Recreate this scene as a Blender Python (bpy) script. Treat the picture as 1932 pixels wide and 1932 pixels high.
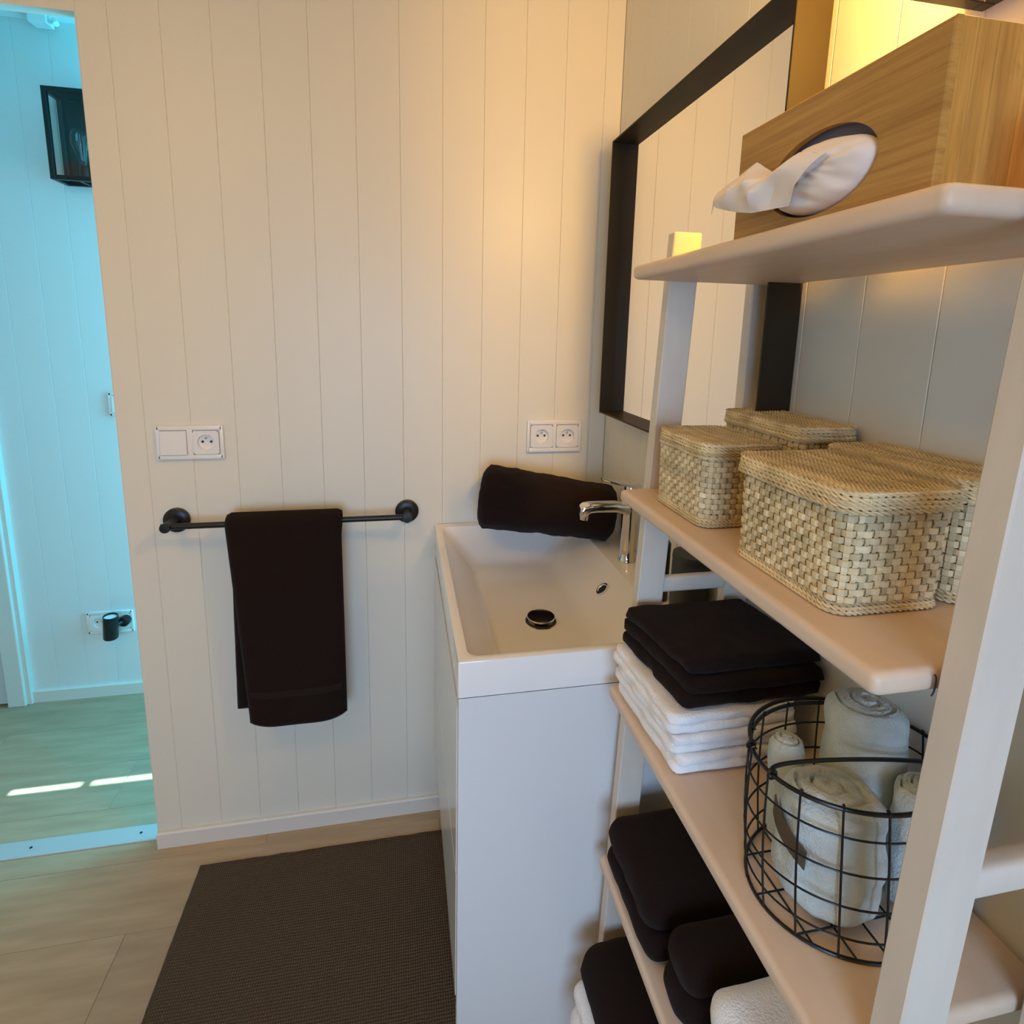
import bpy, bmesh, math, random
from mathutils import Vector, Matrix, noise
random.seed(7)
PI = math.pi
for o in list(bpy.data.objects):
    bpy.data.objects.remove(o)
S = bpy.context.scene
COL = S.collection

# ------------------------------------------------------------------ camera
cam_data = bpy.data.cameras.new('camera')
cam = bpy.data.objects.new('camera', cam_data)
COL.objects.link(cam)
RX = Vector((0.98170076, -0.18919207, 0.02167889))
FW = Vector((0.19007182, 0.96650398, -0.17246092))
UP = Vector((0.01167550, 0.17342557, 0.98477777))
M = Matrix(((RX.x, UP.x, -FW.x, 0.0), (RX.y, UP.y, -FW.y, -1.43143), (RX.z, UP.z, -FW.z, 1.38507), (0, 0, 0, 1)))
cam.matrix_world = M
cam_data.sensor_width = 36.0
cam_data.lens = 1047.04 / 1932 * 36.0
cam_data.shift_x = (966 - 962.12) / 1932
cam_data.shift_y = -(966 - 809.55) / 1932
cam_data.clip_start = 0.01
S.camera = cam

# ------------------------------------------------------------------ world, light, exposure
S.view_settings.view_transform = 'Standard'
S.view_settings.look = 'None'
S.view_settings.exposure = 0.0
S.view_settings.gamma = 1.0
S.view_settings.use_curve_mapping = False
S.cycles.use_denoising = True
S.cycles.max_bounces = 10
S.cycles.diffuse_bounces = 6
S.cycles.glossy_bounces = 6
S.cycles.transparent_max_bounces = 16
S.cycles.sample_clamp_indirect = 6.0
W = bpy.data.worlds.new('world')
S.world = W
W.use_nodes = True
W.node_tree.nodes['Background'].inputs[0].default_value = (0.55, 0.75, 1.0, 1)
W.node_tree.nodes['Background'].inputs[1].default_value = 0.25


def light(name, kind, loc, energy, color, rot=(0, 0, 0), size=None, size_y=None, radius=None):
    d = bpy.data.lights.new(name, kind)
    d.energy = energy
    d.color = color
    if size is not None:
        d.shape = 'RECTANGLE'
        d.size = size
        d.size_y = size_y or size
    if radius is not None:
        d.shadow_soft_size = radius
    o = bpy.data.objects.new(name, d)
    COL.objects.link(o)
    o.location = loc
    o.rotation_euler = rot
    return o


# daylight through the bathroom window behind the camera (faces +y)
wd = light('window_daylight', 'AREA', (-0.17, -2.74, 1.22), 14.5, (0.41, 0.65, 1.0), rot=(PI / 2 - 0.32, 0, -0.05), size=0.95, size_y=0.9)
wd.data.spread = math.radians(110)
# daylight at the open end of the hallway, to the right of the door opening (faces -x, a little towards the far wall)
light('hallway_daylight', 'AREA', (0.46, 0.36, 1.25), 38.0, (0.06, 0.62, 1.0), rot=(PI / 2, 0, PI / 2), size=0.55, size_y=1.7)
# added warm fill light under the bathroom ceiling, without any fixture
light('added_warm_fill', 'AREA', (-0.75, -1.30, 2.27), 6.0, (1.0, 0.60, 0.14), size=0.35, size_y=0.35)
# sun that comes through two made-up slits in the unseen hallway end wall
sun = light('sun', 'SUN', (-4, 0.25, 3), 32.0, (0.50, 0.95, 1.0))
sun.rotation_euler = (0, -PI / 4, 0)
sun.data.angle = 0.009

# ------------------------------------------------------------------ materials
def mat(name, base, rough=0.5, metal=0.0, spec=0.5, coat=0.0, vary=0.0, nscale=0.0, namp=0.0, bump=0.0, bscale=200.0, bdist=0.001, stretch=None, base2=None, sheen=0.0, emit=None):
    m = bpy.data.materials.new(name)
    m.use_nodes = True
    nt = m.node_tree
    L = nt.links
    b = nt.nodes['Principled BSDF']
    b.inputs['Base Color'].default_value = (*base, 1)
    b.inputs['Roughness'].default_value = rough
    b.inputs['Metallic'].default_value = metal
    b.inputs['Specular IOR Level'].default_value = spec
    b.inputs['Coat Weight'].default_value = coat
    b.inputs['Sheen Weight'].default_value = sheen
    if emit:
        b.inputs['Emission Color'].default_value = (*emit[0], 1)
        b.inputs['Emission Strength'].default_value = emit[1]
    tc = nt.nodes.new('ShaderNodeTexCoord')
    mp = nt.nodes.new('ShaderNodeMapping')
    L.new(tc.outputs['Object'], mp.inputs['Vector'])
    if stretch:
        mp.inputs['Scale'].default_value = stretch
    col = None
    if nscale:
        n = nt.nodes.new('ShaderNodeTexNoise')
        n.inputs['Scale'].default_value = nscale
        n.inputs['Detail'].default_value = 5
        L.new(mp.outputs[0], n.inputs['Vector'])
        r = nt.nodes.new('ShaderNodeValToRGB')
        b2 = base2 or tuple(c * (1 - namp) for c in base)
        r.color_ramp.elements[0].position = 0.3
        r.color_ramp.elements[0].color = (*b2, 1)
        r.color_ramp.elements[1].position = 0.7
        r.color_ramp.elements[1].color = (*base, 1)
        L.new(n.outputs['Fac'], r.inputs['Fac'])
        col = r.outputs['Color']
    if vary:
        oi = nt.nodes.new('ShaderNodeObjectInfo')
        mr = nt.nodes.new('ShaderNodeMapRange')
        mr.inputs['To Min'].default_value = 1 - vary
        mr.inputs['To Max'].default_value = 1 + vary
        L.new(oi.outputs['Random'], mr.inputs['Value'])
        hs = nt.nodes.new('ShaderNodeHueSaturation')
        L.new(mr.outputs[0], hs.inputs['Value'])
        if col:
            L.new(col, hs.inputs['Color'])
        else:
            hs.inputs['Color'].default_value = (*base, 1)
        col = hs.outputs['Color']
    if col:
        L.new(col, b.inputs['Base Color'])
    if bump:
        n2 = nt.nodes.new('ShaderNodeTexNoise')
        n2.inputs['Scale'].default_value = bscale
        n2.inputs['Detail'].default_value = 3
        L.new(mp.outputs[0], n2.inputs['Vector'])
        bm_ = nt.nodes.new('ShaderNodeBump')
        bm_.inputs['Strength'].default_value = bump
        bm_.inputs['Distance'].default_value = bdist
        L.new(n2.outputs['Fac'], bm_.inputs['Height'])
        L.new(bm_.outputs[0], b.inputs['Normal'])
    return m


def bamboo_mat(name, grain, knots):
    m = bpy.data.materials.new(name)
    m.use_nodes = True
    nt = m.node_tree
    L = nt.links
    b = nt.nodes['Principled BSDF']
    b.inputs['Roughness'].default_value = 0.42
    oi = nt.nodes.new('ShaderNodeObjectInfo')
    tc = nt.nodes.new('ShaderNodeTexCoord')
    mp = nt.nodes.new('ShaderNodeMapping')
    mp.inputs['Scale'].default_value = grain
    L.new(tc.outputs['Object'], mp.inputs['Vector'])
    n = nt.nodes.new('ShaderNodeTexNoise')
    n.inputs['Scale'].default_value = 3
    n.inputs['Detail'].default_value = 6
    n.inputs['Roughness'].default_value = 0.65
    L.new(mp.outputs[0], n.inputs['Vector'])
    r = nt.nodes.new('ShaderNodeValToRGB')
    r.color_ramp.elements[0].position = 0.3
    r.color_ramp.elements[0].color = (0.36, 0.17, 0.030, 1)
    r.color_ramp.elements[1].position = 0.72
    r.color_ramp.elements[1].color = (0.60, 0.34, 0.082, 1)
    L.new(n.outputs['Fac'], r.inputs['Fac'])
    # growth nodes: sparse darker stains
    mp2 = nt.nodes.new('ShaderNodeMapping')
    mp2.inputs['Scale'].default_value = knots
    L.new(tc.outputs['Object'], mp2.inputs['Vector'])
    n2 = nt.nodes.new('ShaderNodeTexNoise')
    n2.inputs['Scale'].default_value = 3
    n2.inputs['Detail'].default_value = 2
    L.new(mp2.outputs[0], n2.inputs['Vector'])
    r2 = nt.nodes.new('ShaderNodeValToRGB')
    r2.color_ramp.elements[0].position = 0.70
    r2.color_ramp.elements[0].color = (0, 0, 0, 1)
    r2.color_ramp.elements[1].position = 0.76
    r2.color_ramp.elements[1].color = (0.45, 0.45, 0.45, 1)
    L.new(n2.outputs['Fac'], r2.inputs['Fac'])
    mx = nt.nodes.new('ShaderNodeMix')
    mx.data_type = 'RGBA'
    L.new(r2.outputs['Color'], mx.inputs[0])
    L.new(r.outputs['Color'], mx.inputs[6])
    mx.inputs[7].default_value = (0.16, 0.075, 0.02, 1)
    hs = nt.nodes.new('ShaderNodeHueSaturation')
    mr = nt.nodes.new('ShaderNodeMapRange')
    mr.inputs['To Min'].default_value = 0.85
    mr.inputs['To Max'].default_value = 1.12
    L.new(oi.outputs['Random'], mr.inputs['Value'])
    L.new(mr.outputs[0], hs.inputs['Value'])
    L.new(mx.outputs[2], hs.inputs['Color'])
    L.new(hs.outputs[0], b.inputs['Base Color'])
    return m


def glass_mat(name, tint=(0.97, 0.98, 0.98), refl=0.06):
    m = bpy.data.materials.new(name)
    m.use_nodes = True
    nt = m.node_tree
    nt.nodes.clear()
    out = nt.nodes.new('ShaderNodeOutputMaterial')
    t = nt.nodes.new('ShaderNodeBsdfTransparent')
    t.inputs[0].default_value = (*tint, 1)
    g = nt.nodes.new('ShaderNodeBsdfGlossy')
    g.inputs['Roughness'].default_value = 0.02
    lw = nt.nodes.new('ShaderNodeLayerWeight')
    pw = nt.nodes.new('ShaderNodeMath')
    pw.operation = 'POWER'
    pw.inputs[1].default_value = 4.0
    nt.links.new(lw.outputs['Facing'], pw.inputs[0])
    f = nt.nodes.new('ShaderNodeMath')
    f.operation = 'MULTIPLY_ADD'
    f.inputs[1].default_value = 0.6
    f.inputs[2].default_value = refl * 0.5
    nt.links.new(pw.outputs[0], f.inputs[0])
    mx = nt.nodes.new('ShaderNodeMixShader')
    nt.links.new(f.outputs[0], mx.inputs[0])
    nt.links.new(t.outputs[0], mx.inputs[1])
    nt.links.new(g.outputs[0], mx.inputs[2])
    nt.links.new(mx.outputs[0], out.inputs[0])
    return m


def rug_mat():
    m = mat('rug_pile', (0.100, 0.064, 0.040), rough=0.95, spec=0.1)
    nt = m.node_tree
    L = nt.links
    b = nt.nodes['Principled BSDF']
    tc = nt.nodes.new('ShaderNodeTexCoord')
    w1 = nt.nodes.new('ShaderNodeTexWave')
    w1.bands_direction = 'X'
    w1.inputs['Scale'].default_value = 62
    w1.inputs['Distortion'].default_value = 1.2
    w1.inputs['Detail'].default_value = 2
    L.new(tc.outputs['Object'], w1.inputs['Vector'])
    w2 = nt.nodes.new('ShaderNodeTexWave')
    w2.bands_direction = 'Y'
    w2.inputs['Scale'].default_value = 48
    w2.inputs['Distortion'].default_value = 2.0
    L.new(tc.outputs['Object'], w2.inputs['Vector'])
    mu = nt.nodes.new('ShaderNodeMath')
    mu.operation = 'MULTIPLY'
    L.new(w1.outputs['Fac'], mu.inputs[0])
    L.new(w2.outputs['Fac'], mu.inputs[1])
    r = nt.nodes.new('ShaderNodeValToRGB')
    r.color_ramp.elements[0].color = (0.082, 0.053, 0.033, 1)
    r.color_ramp.elements[1].color = (0.165, 0.112, 0.072, 1)
    L.new(mu.outputs[0], r.inputs['Fac'])
    L.new(r.outputs[0], b.inputs['Base Color'])
    bp = nt.nodes.new('ShaderNodeBump')
    bp.inputs['Strength'].default_value = 0.8
    bp.inputs['Distance'].default_value = 0.003
    L.new(mu.outputs[0], bp.inputs['Height'])
    L.new(bp.outputs[0], b.inputs['Normal'])
    return m


M_WALL = mat('wall_paint', (0.74, 0.70, 0.60), rough=0.40, spec=0.35, bump=0.12, bscale=60, bdist=0.0008, stretch=(6, 6, 0.5))
M_GAP = mat('wall_backing', (0.74, 0.70, 0.60), rough=0.7)
M_HALLWALL = mat('hall_wall_paint', (0.72, 0.72, 0.70), rough=0.45, bump=0.1, bscale=60, bdist=0.0008, stretch=(6, 6, 0.5))
M_CEIL = mat('ceiling_paint', (0.85, 0.85, 0.84), rough=0.7)
M_TRIM = mat('trim_paint', (0.70, 0.66, 0.60), rough=0.4)
M_FLOOR = mat('oak_floor', (0.48, 0.345, 0.22), rough=0.55, spec=0.3, nscale=4, base2=(0.38, 0.265, 0.16), stretch=(1.2, 9, 1), vary=0.06, bump=0.15, bscale=30, bdist=0.0006)
M_METALSTRIP = mat('brushed_aluminium', (0.62, 0.62, 0.63), rough=0.45, metal=0.5)
M_RUG = rug_mat()
M_CERAMIC = mat('white_ceramic', (0.86, 0.82, 0.78), rough=0.12, coat=0.3)
M_LACQ = mat('white_lacquer', (0.78, 0.76, 0.73), rough=0.2, coat=0.2)
M_LACQ_M = mat('white_foil', (0.74, 0.72, 0.70), rough=0.42)
M_CHROME = mat('chrome', (0.75, 0.73, 0.70), rough=0.08, metal=1.0)
M_DARKGAP = mat('drain_shadow_rubber', (0.02, 0.02, 0.02), rough=0.5)
M_BLACKMETAL = mat('black_powder_coat', (0.010, 0.010, 0.011), rough=0.38, spec=0.4)
M_FRAME = mat('mirror_frame_bronze', (0.030, 0.020, 0.009), rough=0.5, spec=0.2)
M_MIRROR = mat('mirror_glass', (0.92, 0.92, 0.90), rough=0.0, metal=1.0)
M_PLASTIC = mat('white_plastic', (0.80, 0.78, 0.75), rough=0.25)
M_HOLE = mat('socket_holes', (0.01, 0.01, 0.01), rough=0.5)
M_SHELF = mat('whitewashed_birch', (0.74, 0.57, 0.43), rough=0.45, nscale=8, base2=(0.69, 0.52, 0.38), stretch=(6, 1.5, 6), bump=0.05, bscale=80)
M_LEG = mat('whitewashed_birch_upright', (0.70, 0.62, 0.53), rough=0.45, nscale=8, base2=(0.66, 0.58, 0.49), stretch=(6, 6, 1.5), bump=0.05, bscale=80)
M_BAMBOO = bamboo_mat('bamboo', (20, 2.2, 75), (1, 10, 16))
M_BAMBOO_END = bamboo_mat('bamboo_end_grain_strips', (60, 1, 3.5), (20, 1, 12))
M_BROWN = mat('dark_brown_terry', (0.017, 0.0095, 0.0075), rough=1.0, spec=0.0, sheen=0.06, bump=0.7, bscale=900, bdist=0.0015)
M_BROWNBAND = mat('dark_brown_flat_weave', (0.022, 0.014, 0.012), rough=0.9, spec=0.05, bump=0.2, bscale=500)
M_WHITET = mat('white_terry', (0.88, 0.85, 0.84), rough=1.0, spec=0.05, bump=0.8, bscale=380, bdist=0.002)
M_GREYT = mat('grey_green_terry', (0.64, 0.69, 0.67), rough=1.0, spec=0.05, bump=0.9, bscale=420, bdist=0.002, nscale=30, base2=(0.50, 0.54, 0.52))
M_TAG = mat('brown_leather_label', (0.10, 0.065, 0.035), rough=0.7, bump=0.6, bscale=160)
M_STRAW = mat('seagrass', (0.76, 0.62, 0.38), rough=0.6, vary=0.22, nscale=35, base2=(0.50, 0.38, 0.20), stretch=(1, 1, 1), bump=0.3, bscale=300, bdist=0.0006)
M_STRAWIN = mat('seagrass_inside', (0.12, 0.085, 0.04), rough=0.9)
M_TISSUE = mat('tissue_paper', (0.86, 0.76, 0.69), rough=0.9, bump=0.15, bscale=90)
M_PLUM = mat('grey_mauve_tissue_liner', (0.22, 0.20, 0.26), rough=0.6)
M_GLASS = glass_mat('clear_glass')
M_BULBGLASS = glass_mat('bulb_glass', (0.95, 0.95, 0.95))
M_FIL_ON = mat('filament_lit', (1, 0.6, 0.2), emit=((1.0, 0.55, 0.18), 60.0))
M_FIL_OFF = mat('filament_unlit', (0.5, 0.5, 0.55), rough=0.3, metal=0.6)
M_WIRE = mat('black_wire', (0.006, 0.006, 0.008), rough=0.3, spec=0.5)
M_GREYPLASTIC = mat('dark_grey_resin', (0.030, 0.028, 0.024), rough=0.5)
M_SPOTWHITE = mat('spot_reflector', (0.85, 0.85, 0.85), rough=0.3)
M_DOOR = mat('door_paint', (0.62, 0.64, 0.66), rough=0.4)

# ------------------------------------------------------------------ mesh helpers
class MB:
    def __init__(self):
        self.v, self.f = [], []

    def add(self, vs, fs):
        n = len(self.v)
        self.v += [tuple(p) for p in vs]
        self.f += [tuple(i + n for i in q) for q in fs]
        return self

    def box(self, a, b, r=0.0, seg=2):
        bm = bmesh.new()
        bmesh.ops.create_cube(bm, size=1.0)
        c = [(a[i] + b[i]) / 2 for i in range(3)]
        s = [abs(b[i] - a[i]) for i in range(3)]
        for v in bm.verts:
            v.co = Vector((c[0] + v.co.x * s[0], c[1] + v.co.y * s[1], c[2] + v.co.z * s[2]))
        if r:
            bmesh.ops.bevel(bm, geom=bm.edges[:], offset=r, segments=seg, profile=0.5, affect='EDGES')
        self.bm(bm)
        return self

    def bm(self, bm):
        bm.verts.index_update()
        self.add([v.co.copy() for v in bm.verts], [[v.index for v in f.verts] for f in bm.faces])
        bm.free()

    def rings(self, rings, cap0=True, cap1=True, closed=True):
        n = len(rings[0])
        vs = [p for r in rings for p in r]
        fs = []
        for i in range(len(rings) - 1):
            for j in range(n if closed else n - 1):
                k = (j + 1) % n
                fs.append((i * n + j, i * n + k, (i + 1) * n + k, (i + 1) * n + j))
        if cap0:
            fs.append(tuple(range(n - 1, -1, -1)))
        if cap1:
            b = (len(rings) - 1) * n
            fs.append(tuple(b + j for j in range(n)))
        return self.add(vs, fs)

    def lathe(self, prof, c=(0, 0, 0), axis=(0, 0, 1), n=24, cap0=True, cap1=True):
        ax = Vector(axis).normalized()
        u = ax.orthogonal().normalized()
        w = ax.cross(u)
        c = Vector(c)
        rg = [[c + ax * h + (u * math.cos(2 * PI * k / n) + w * math.sin(2 * PI * k / n)) * r for k in range(n)] for r, h in prof]
        return self.rings(rg, cap0, cap1)

    def tube(self, pts, r, n=8, closed=False, cap=True):
        pts = [Vector(p) for p in pts]
        m = len(pts)
        rg = []
        nrm = None
        for i in range(m):
            if closed:
                t = (pts[(i + 1) % m] - pts[i - 1]).normalized()
            else:
                t = (pts[min(i + 1, m - 1)] - pts[max(i - 1, 0)]).normalized()
            if nrm is None:
                nrm = t.orthogonal().normalized()
            nrm = (nrm - t * nrm.dot(t)).normalized()
            b = t.cross(nrm)
            rr = r[i] if isinstance(r, (list, tuple)) else r
            rg.append([pts[i] + (nrm * math.cos(2 * PI * k / n) + b * math.sin(2 * PI * k / n)) * rr for k in range(n)])
        if closed:
            nn = len(self.v)
            self.rings(rg, False, False)
            # stitch last ring to first with best alignment
            last, first = rg[-1], rg[0]
            off = min(range(n), key=lambda s: (last[0] - first[s]).length)
            base = nn + (m - 1) * n
            for j in range(n):
                k = (j + 1) % n
                self.f.append((base + j, base + k, nn + (k + off) % n, nn + (j + off) % n))
            return self
        return self.rings(rg, cap, cap)

    def mesh(self, name, m, smooth=False, angle=40):
        me = bpy.data.meshes.new(name)
        me.from_pydata([tuple(p) for p in self.v], [], self.f)
        me.materials.append(m)
        bm = bmesh.new()
        bm.from_mesh(me)
        bmesh.ops.recalc_face_normals(bm, faces=bm.faces[:])
        bm.to_mesh(me)
        bm.free()
        if smooth:
            for p in me.polygons:
                p.use_smooth = True
            try:
                me.set_sharp_from_angle(angle=math.radians(angle))
            except Exception:
                pass
        return me

    def build(self, name, m, parent=None, smooth=False, angle=40, loc=None):
        return link(name, self.mesh(name, m, smooth, angle), parent, loc)


def link(name, me, parent=None, loc=None):
    o = bpy.data.objects.new(name, me)
    COL.objects.link(o)
    if loc is not None:
        o.location = loc
    if parent is not None:
        o.parent = parent
        o.matrix_parent_inverse = Matrix.Identity(4)
        # all part meshes are written in world coordinates unless loc is given
        if loc is None:
            o.matrix_parent_inverse = inv(parent)
    return o


def world_of(o):
    m = Matrix.Translation(o.location) @ o.rotation_euler.to_matrix().to_4x4()
    return (world_of(o.parent) @ o.matrix_parent_inverse @ m) if o.parent else m


def inv(o):
    return world_of(o).inverted()


def thing(name, label, cat, loc, group=None):
    o = bpy.data.objects.new(name, None)
    COL.objects.link(o)
    o.location = loc
    o.empty_display_size = 0.02
    return tag(o, label, cat, group)


def tag(o, label, cat, group=None):
    o['label'] = label
    o['category'] = cat
    if group:
        o['group'] = group
    return o


def struct(o):
    o['kind'] = 'structure'
    return o


XW = 0.54837      # right wall plane
XD = -0.65673     # right edge of the door opening
YH = 0.715        # hallway far wall
ZC = 2.30         # ceiling

# ------------------------------------------------------------------ room shell
def board_mesh(w, h, t=0.012, ch=0.0011, m=M_WALL):
    """board standing in x (width) and z (height), front face at y=0 looking to -y"""
    g = 0.0001
    prof = [(g, t), (g, ch), (g + ch, 0), (w - g - ch, 0), (w - g, ch), (w - g, t)]
    mb = MB()
    mb.rings([[(x, y, 0) for x, y in prof], [(x, y, h) for x, y in prof]])
    return mb.mesh('board', m)


# back wall with the door opening at its left
wb = MB()
wb.box((XD, 0.012, 0), (XW + 0.1, 0.03, ZC))
wb.box((-1.62, 0.012, 2.0193), (XD, 0.03, ZC))
wb.box((-1.62, 0.0, 0), (-1.50, 0.03, 2.0193))
wall_back = struct(wb.build('wall_back', M_GAP))
xs = [XD] + [-0.59783 + 0.1 * k for k in range(12)] + [XW]
cache = {}
def board(x0, x1, z0, z1, parent, place, m=M_WALL):
    key = (round(x1 - x0, 4), round(z1 - z0, 4), m.name)
    if key not in cache:
        cache[key] = board_mesh(x1 - x0, z1 - z0, m=m)
    o = link('board', cache[key], parent, (0, 0, 0))
    place(o, x0, z0)
    return o
def on_back(o, x, z):
    o.location = (x, 0, z)
for a, b in zip(xs[:-1], xs[1:]):
    board(a, b, 0.0, ZC, wall_back, on_back)
hx = XD
while hx > -1.6:
    board(max(hx - 0.1, -1.62), hx, 2.0193, ZC, wall_back, on_back)
    hx -= 0.1
# painted edge strip that closes the opening's side
MB().box((XD - 0.001, 0.0005, 0.0), (XD + 0.0005, 0.03, 2.0193)).build('edge_strip', M_WALL, wall_back)

# right wall
wall_right = struct(MB().box((XW + 0.012, -2.62, 0), (XW + 0.10, 0.012, ZC)).build('wall_right', M_GAP))
def on_right(o, y, z):
    o.location = (XW, -y, z)
    o.rotation_euler = (0, 0, -PI / 2)
ys = [0.0, 0.038] + [0.138 + 0.1 * k for k in range(25)]
for a, b in zip(ys[:-1], ys[1:]):
    board(a, b, 0.0, ZC, wall_right, on_right)

# left wall, wall behind the camera with its window, ceiling
wall_left = struct(MB().box((-1.72, -2.62, 0), (-1.62, 0.03, ZC)).build('wall_left', M_WALL))
wr = MB()
wr.box((-1.72, -2.72, 0), (-0.67, -2.62, ZC))
wr.box((0.33, -2.72, 0), (XW + 0.1, -2.62, ZC))
wr.box((-0.67, -2.72, 0), (0.33, -2.62, 0.63))
wr.box((-0.67, -2.72, 1.77), (0.33, -2.62, ZC))
wall_rear = struct(wr.build('wall_rear', M_WALL))
win = struct(thing('window_1', '', '', (-0.17, -2.66, 0.63)))
del win['label'], win['category']
fr = MB()
fr.box((-0.67, -2.68, 0.63), (-0.62, -2.63, 1.77)).box((0.28, -2.68, 0.63), (0.33, -2.63, 1.77))
fr.box((-0.62, -2.68, 0.63), (0.28, -2.63, 0.68)).box((-0.62, -2.68, 1.72), (0.28, -2.63, 1.77))
fr.build('window_frame', M_TRIM, win)
MB().box((-0.62, -2.657, 0.68), (0.28, -2.653, 1.72)).build('pane', M_GLASS, win)
ceiling = struct(MB().box((-2.2, -2.72, ZC), (XW + 0.1, YH + 0.1, ZC + 0.05)).build('ceiling', M_CEIL))

# floor boards, running along x
floor = struct(MB().box((-2.2, -2.72, -0.05), (XW + 0.1, YH + 0.1, -0.012)).build('floor', M_GAP))
fcache = {}
y = -2.70
row = 0
while y < YH + 0.05:
    x = -2.2 - (row * 0.47) % 1.2
    while x < XW + 0.1:
        xa, xb = max(x, -2.2), min(x + 1.2, XW + 0.1)
        if xb - xa > 0.02:
            L_ = round(xb - xa, 3)
            if L_ not in fcache:
                fcache[L_] = MB().box((0.0003, 0.0003, -0.012), (L_ - 0.0003, 0.1897, 0.0), 0.0006, 1).mesh('floor_plank', M_FLOOR)
            link('floor_plank', fcache[L_], floor, (xa, y, 0))
        x += 1.2
    y += 0.19
    row += 1

# baseboard of the back wall
def baseboard(name, x0, x1, yf, t, h, m):
    prof = [(yf, 0), (yf - t, 0), (yf - t, h - 0.004), (yf - t + 0.004, h), (yf, h)]
    mb = MB()
    mb.rings([[(x0, a, b) for a, b in prof], [(x1, a, b) for a, b in prof]])
    return struct(mb.build(name, m))
baseboard('baseboard_back', XD, 0.12, -0.0002, 0.012, 0.046, M_TRIM)
baseboard('baseboard_hall', -1.345, 0.5, YH - 0.0002, 0.012, 0.047, M_TRIM)

# hallway shell
wall_hall = struct(MB().box((-2.2, YH + 0.012, 0), (XW + 0.1, YH + 0.1, ZC)).build('wall_hall', M_GAP))
def on_hall(o, x, z):
    o.location = (x, YH, z)
hx = -1.3661
while hx < XW:
    board(hx, min(hx + 0.1, XW + 0.05), 0.0, ZC, wall_hall, on_hall, M_HALLWALL)
    hx += 0.1
struct(MB().box((XW, 0.03, 0), (XW + 0.1, YH + 0.012, ZC)).build('wall_hall_right', M_HALLWALL))
# outer end of the hallway: unseen wall, slits added to shape the sun strips
we = MB()
XE = -2.1
ya, yb = 0.2520, 0.2690
we.box((XE - 0.012, 0.03, 0), (XE, ya, ZC)).box((XE - 0.012, yb, 0), (XE, YH + 0.012, ZC))
we.box((XE - 0.012, ya, 0), (XE, yb, 0.94)).box((XE - 0.012, ya, 1.138), (XE, yb, 1.158)).box((XE - 0.012, ya, 1.36), (XE, yb, ZC))
struct(we.build('wall_hall_left', M_HALLWALL))
struct(MB().box((-2.2, 0.0, 0), (-1.62, 0.03, ZC)).build('wall_hall_near', M_HALLWALL))
# door casing and door leaf at the left end of the far wall
cs = struct(thing('door_1', '', '', (-1.42, 0.70, 0)))
del cs['label'], cs['category']
c = MB()
c.box((-1.418, 0.684, 0), (-1.360, YH + 0.012, 2.06), 0.004)
c.build('casing', M_TRIM, cs)
MB().box((-1.362, 0.694, 0), (-1.345, YH + 0.012, 2.06), 0.003).build('casing', M_TRIM, cs)
MB().box((-2.05, 0.700, 0.008), (-1.418, YH + 0.012, 2.05), 0.002).build('door_leaf', M_DOOR, cs)
# threshold
th = struct(MB().box((-1.50, 0.0185, -0.001), (XD - 0.001, 0.072, 0.004), 0.0015).build('trim_1', M_METALSTRIP))
th['label'] = 'pale metal threshold strip with screw holes across the door opening'
for sx in (-1.36, -0.985, -0.72):
    MB().lathe([(0.0035, 0), (0.0035, 0.0006), (0.002, 0.0008)], (sx, 0.046, 0.0042), n=12).build('screw', M_BLACKMETAL, th)

# ------------------------------------------------------------------ rug
def rug():
    nx, ny = 60, 130
    x0, x1, y0, y1 = -0.528, 0.135, -1.45, -0.085
    mb = MB()
    vs, fs = [], []
    for j in range(ny + 1):
        for i in range(nx + 1):
            u, v = i / nx, j / ny
            px = x0 + (x1 - x0) * u + 0.0015 * noise.noise(Vector((v * 30, 3, u)))
            py = y0 + (y1 - y0) * v + 0.0015 * noise.noise(Vector((u * 18, 8, v)))
            e = min(u, 1 - u) * (x1 - x0)
            e2 = min(v, 1 - v) * (y1 - y0)
            z = 0.010 + 0.0012 * noise.noise(Vector((px * 6, py * 6, 1)))
            k = min(e, e2)
            if k < 0.006:
                z *= 0.55 + 0.45 * k / 0.006
            vs.append((px, py, z))
            if i < nx and j < ny:
                a = j * (nx + 1) + i
                fs.append((a, a + 1, a + nx + 2, a + nx + 1))
    mb.add(vs, fs)
    # skirt down to the floor
    rim = [j for j in range(nx + 1)] + [(j + 1) * (nx + 1) - 1 for j in range(1, ny + 1)] + [ny * (nx + 1) + i for i in range(nx - 1, -1, -1)] + [j * (nx + 1) for j in range(ny - 1, 0, -1)]
    n0 = len(mb.v)
    low = [(mb.v[i][0], mb.v[i][1], 0.0003) for i in rim]
    mb.v += low
    for k in range(len(rim)):
        q = (k + 1) % len(rim)
        mb.f.append((rim[k], rim[q], n0 + q, n0 + k))
    o = mb.build('rug', M_RUG, smooth=True, angle=50)
    tag(o, 'dark brown ribbed bath rug on the floor in front of the vanity', 'rug')
rug()

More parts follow.
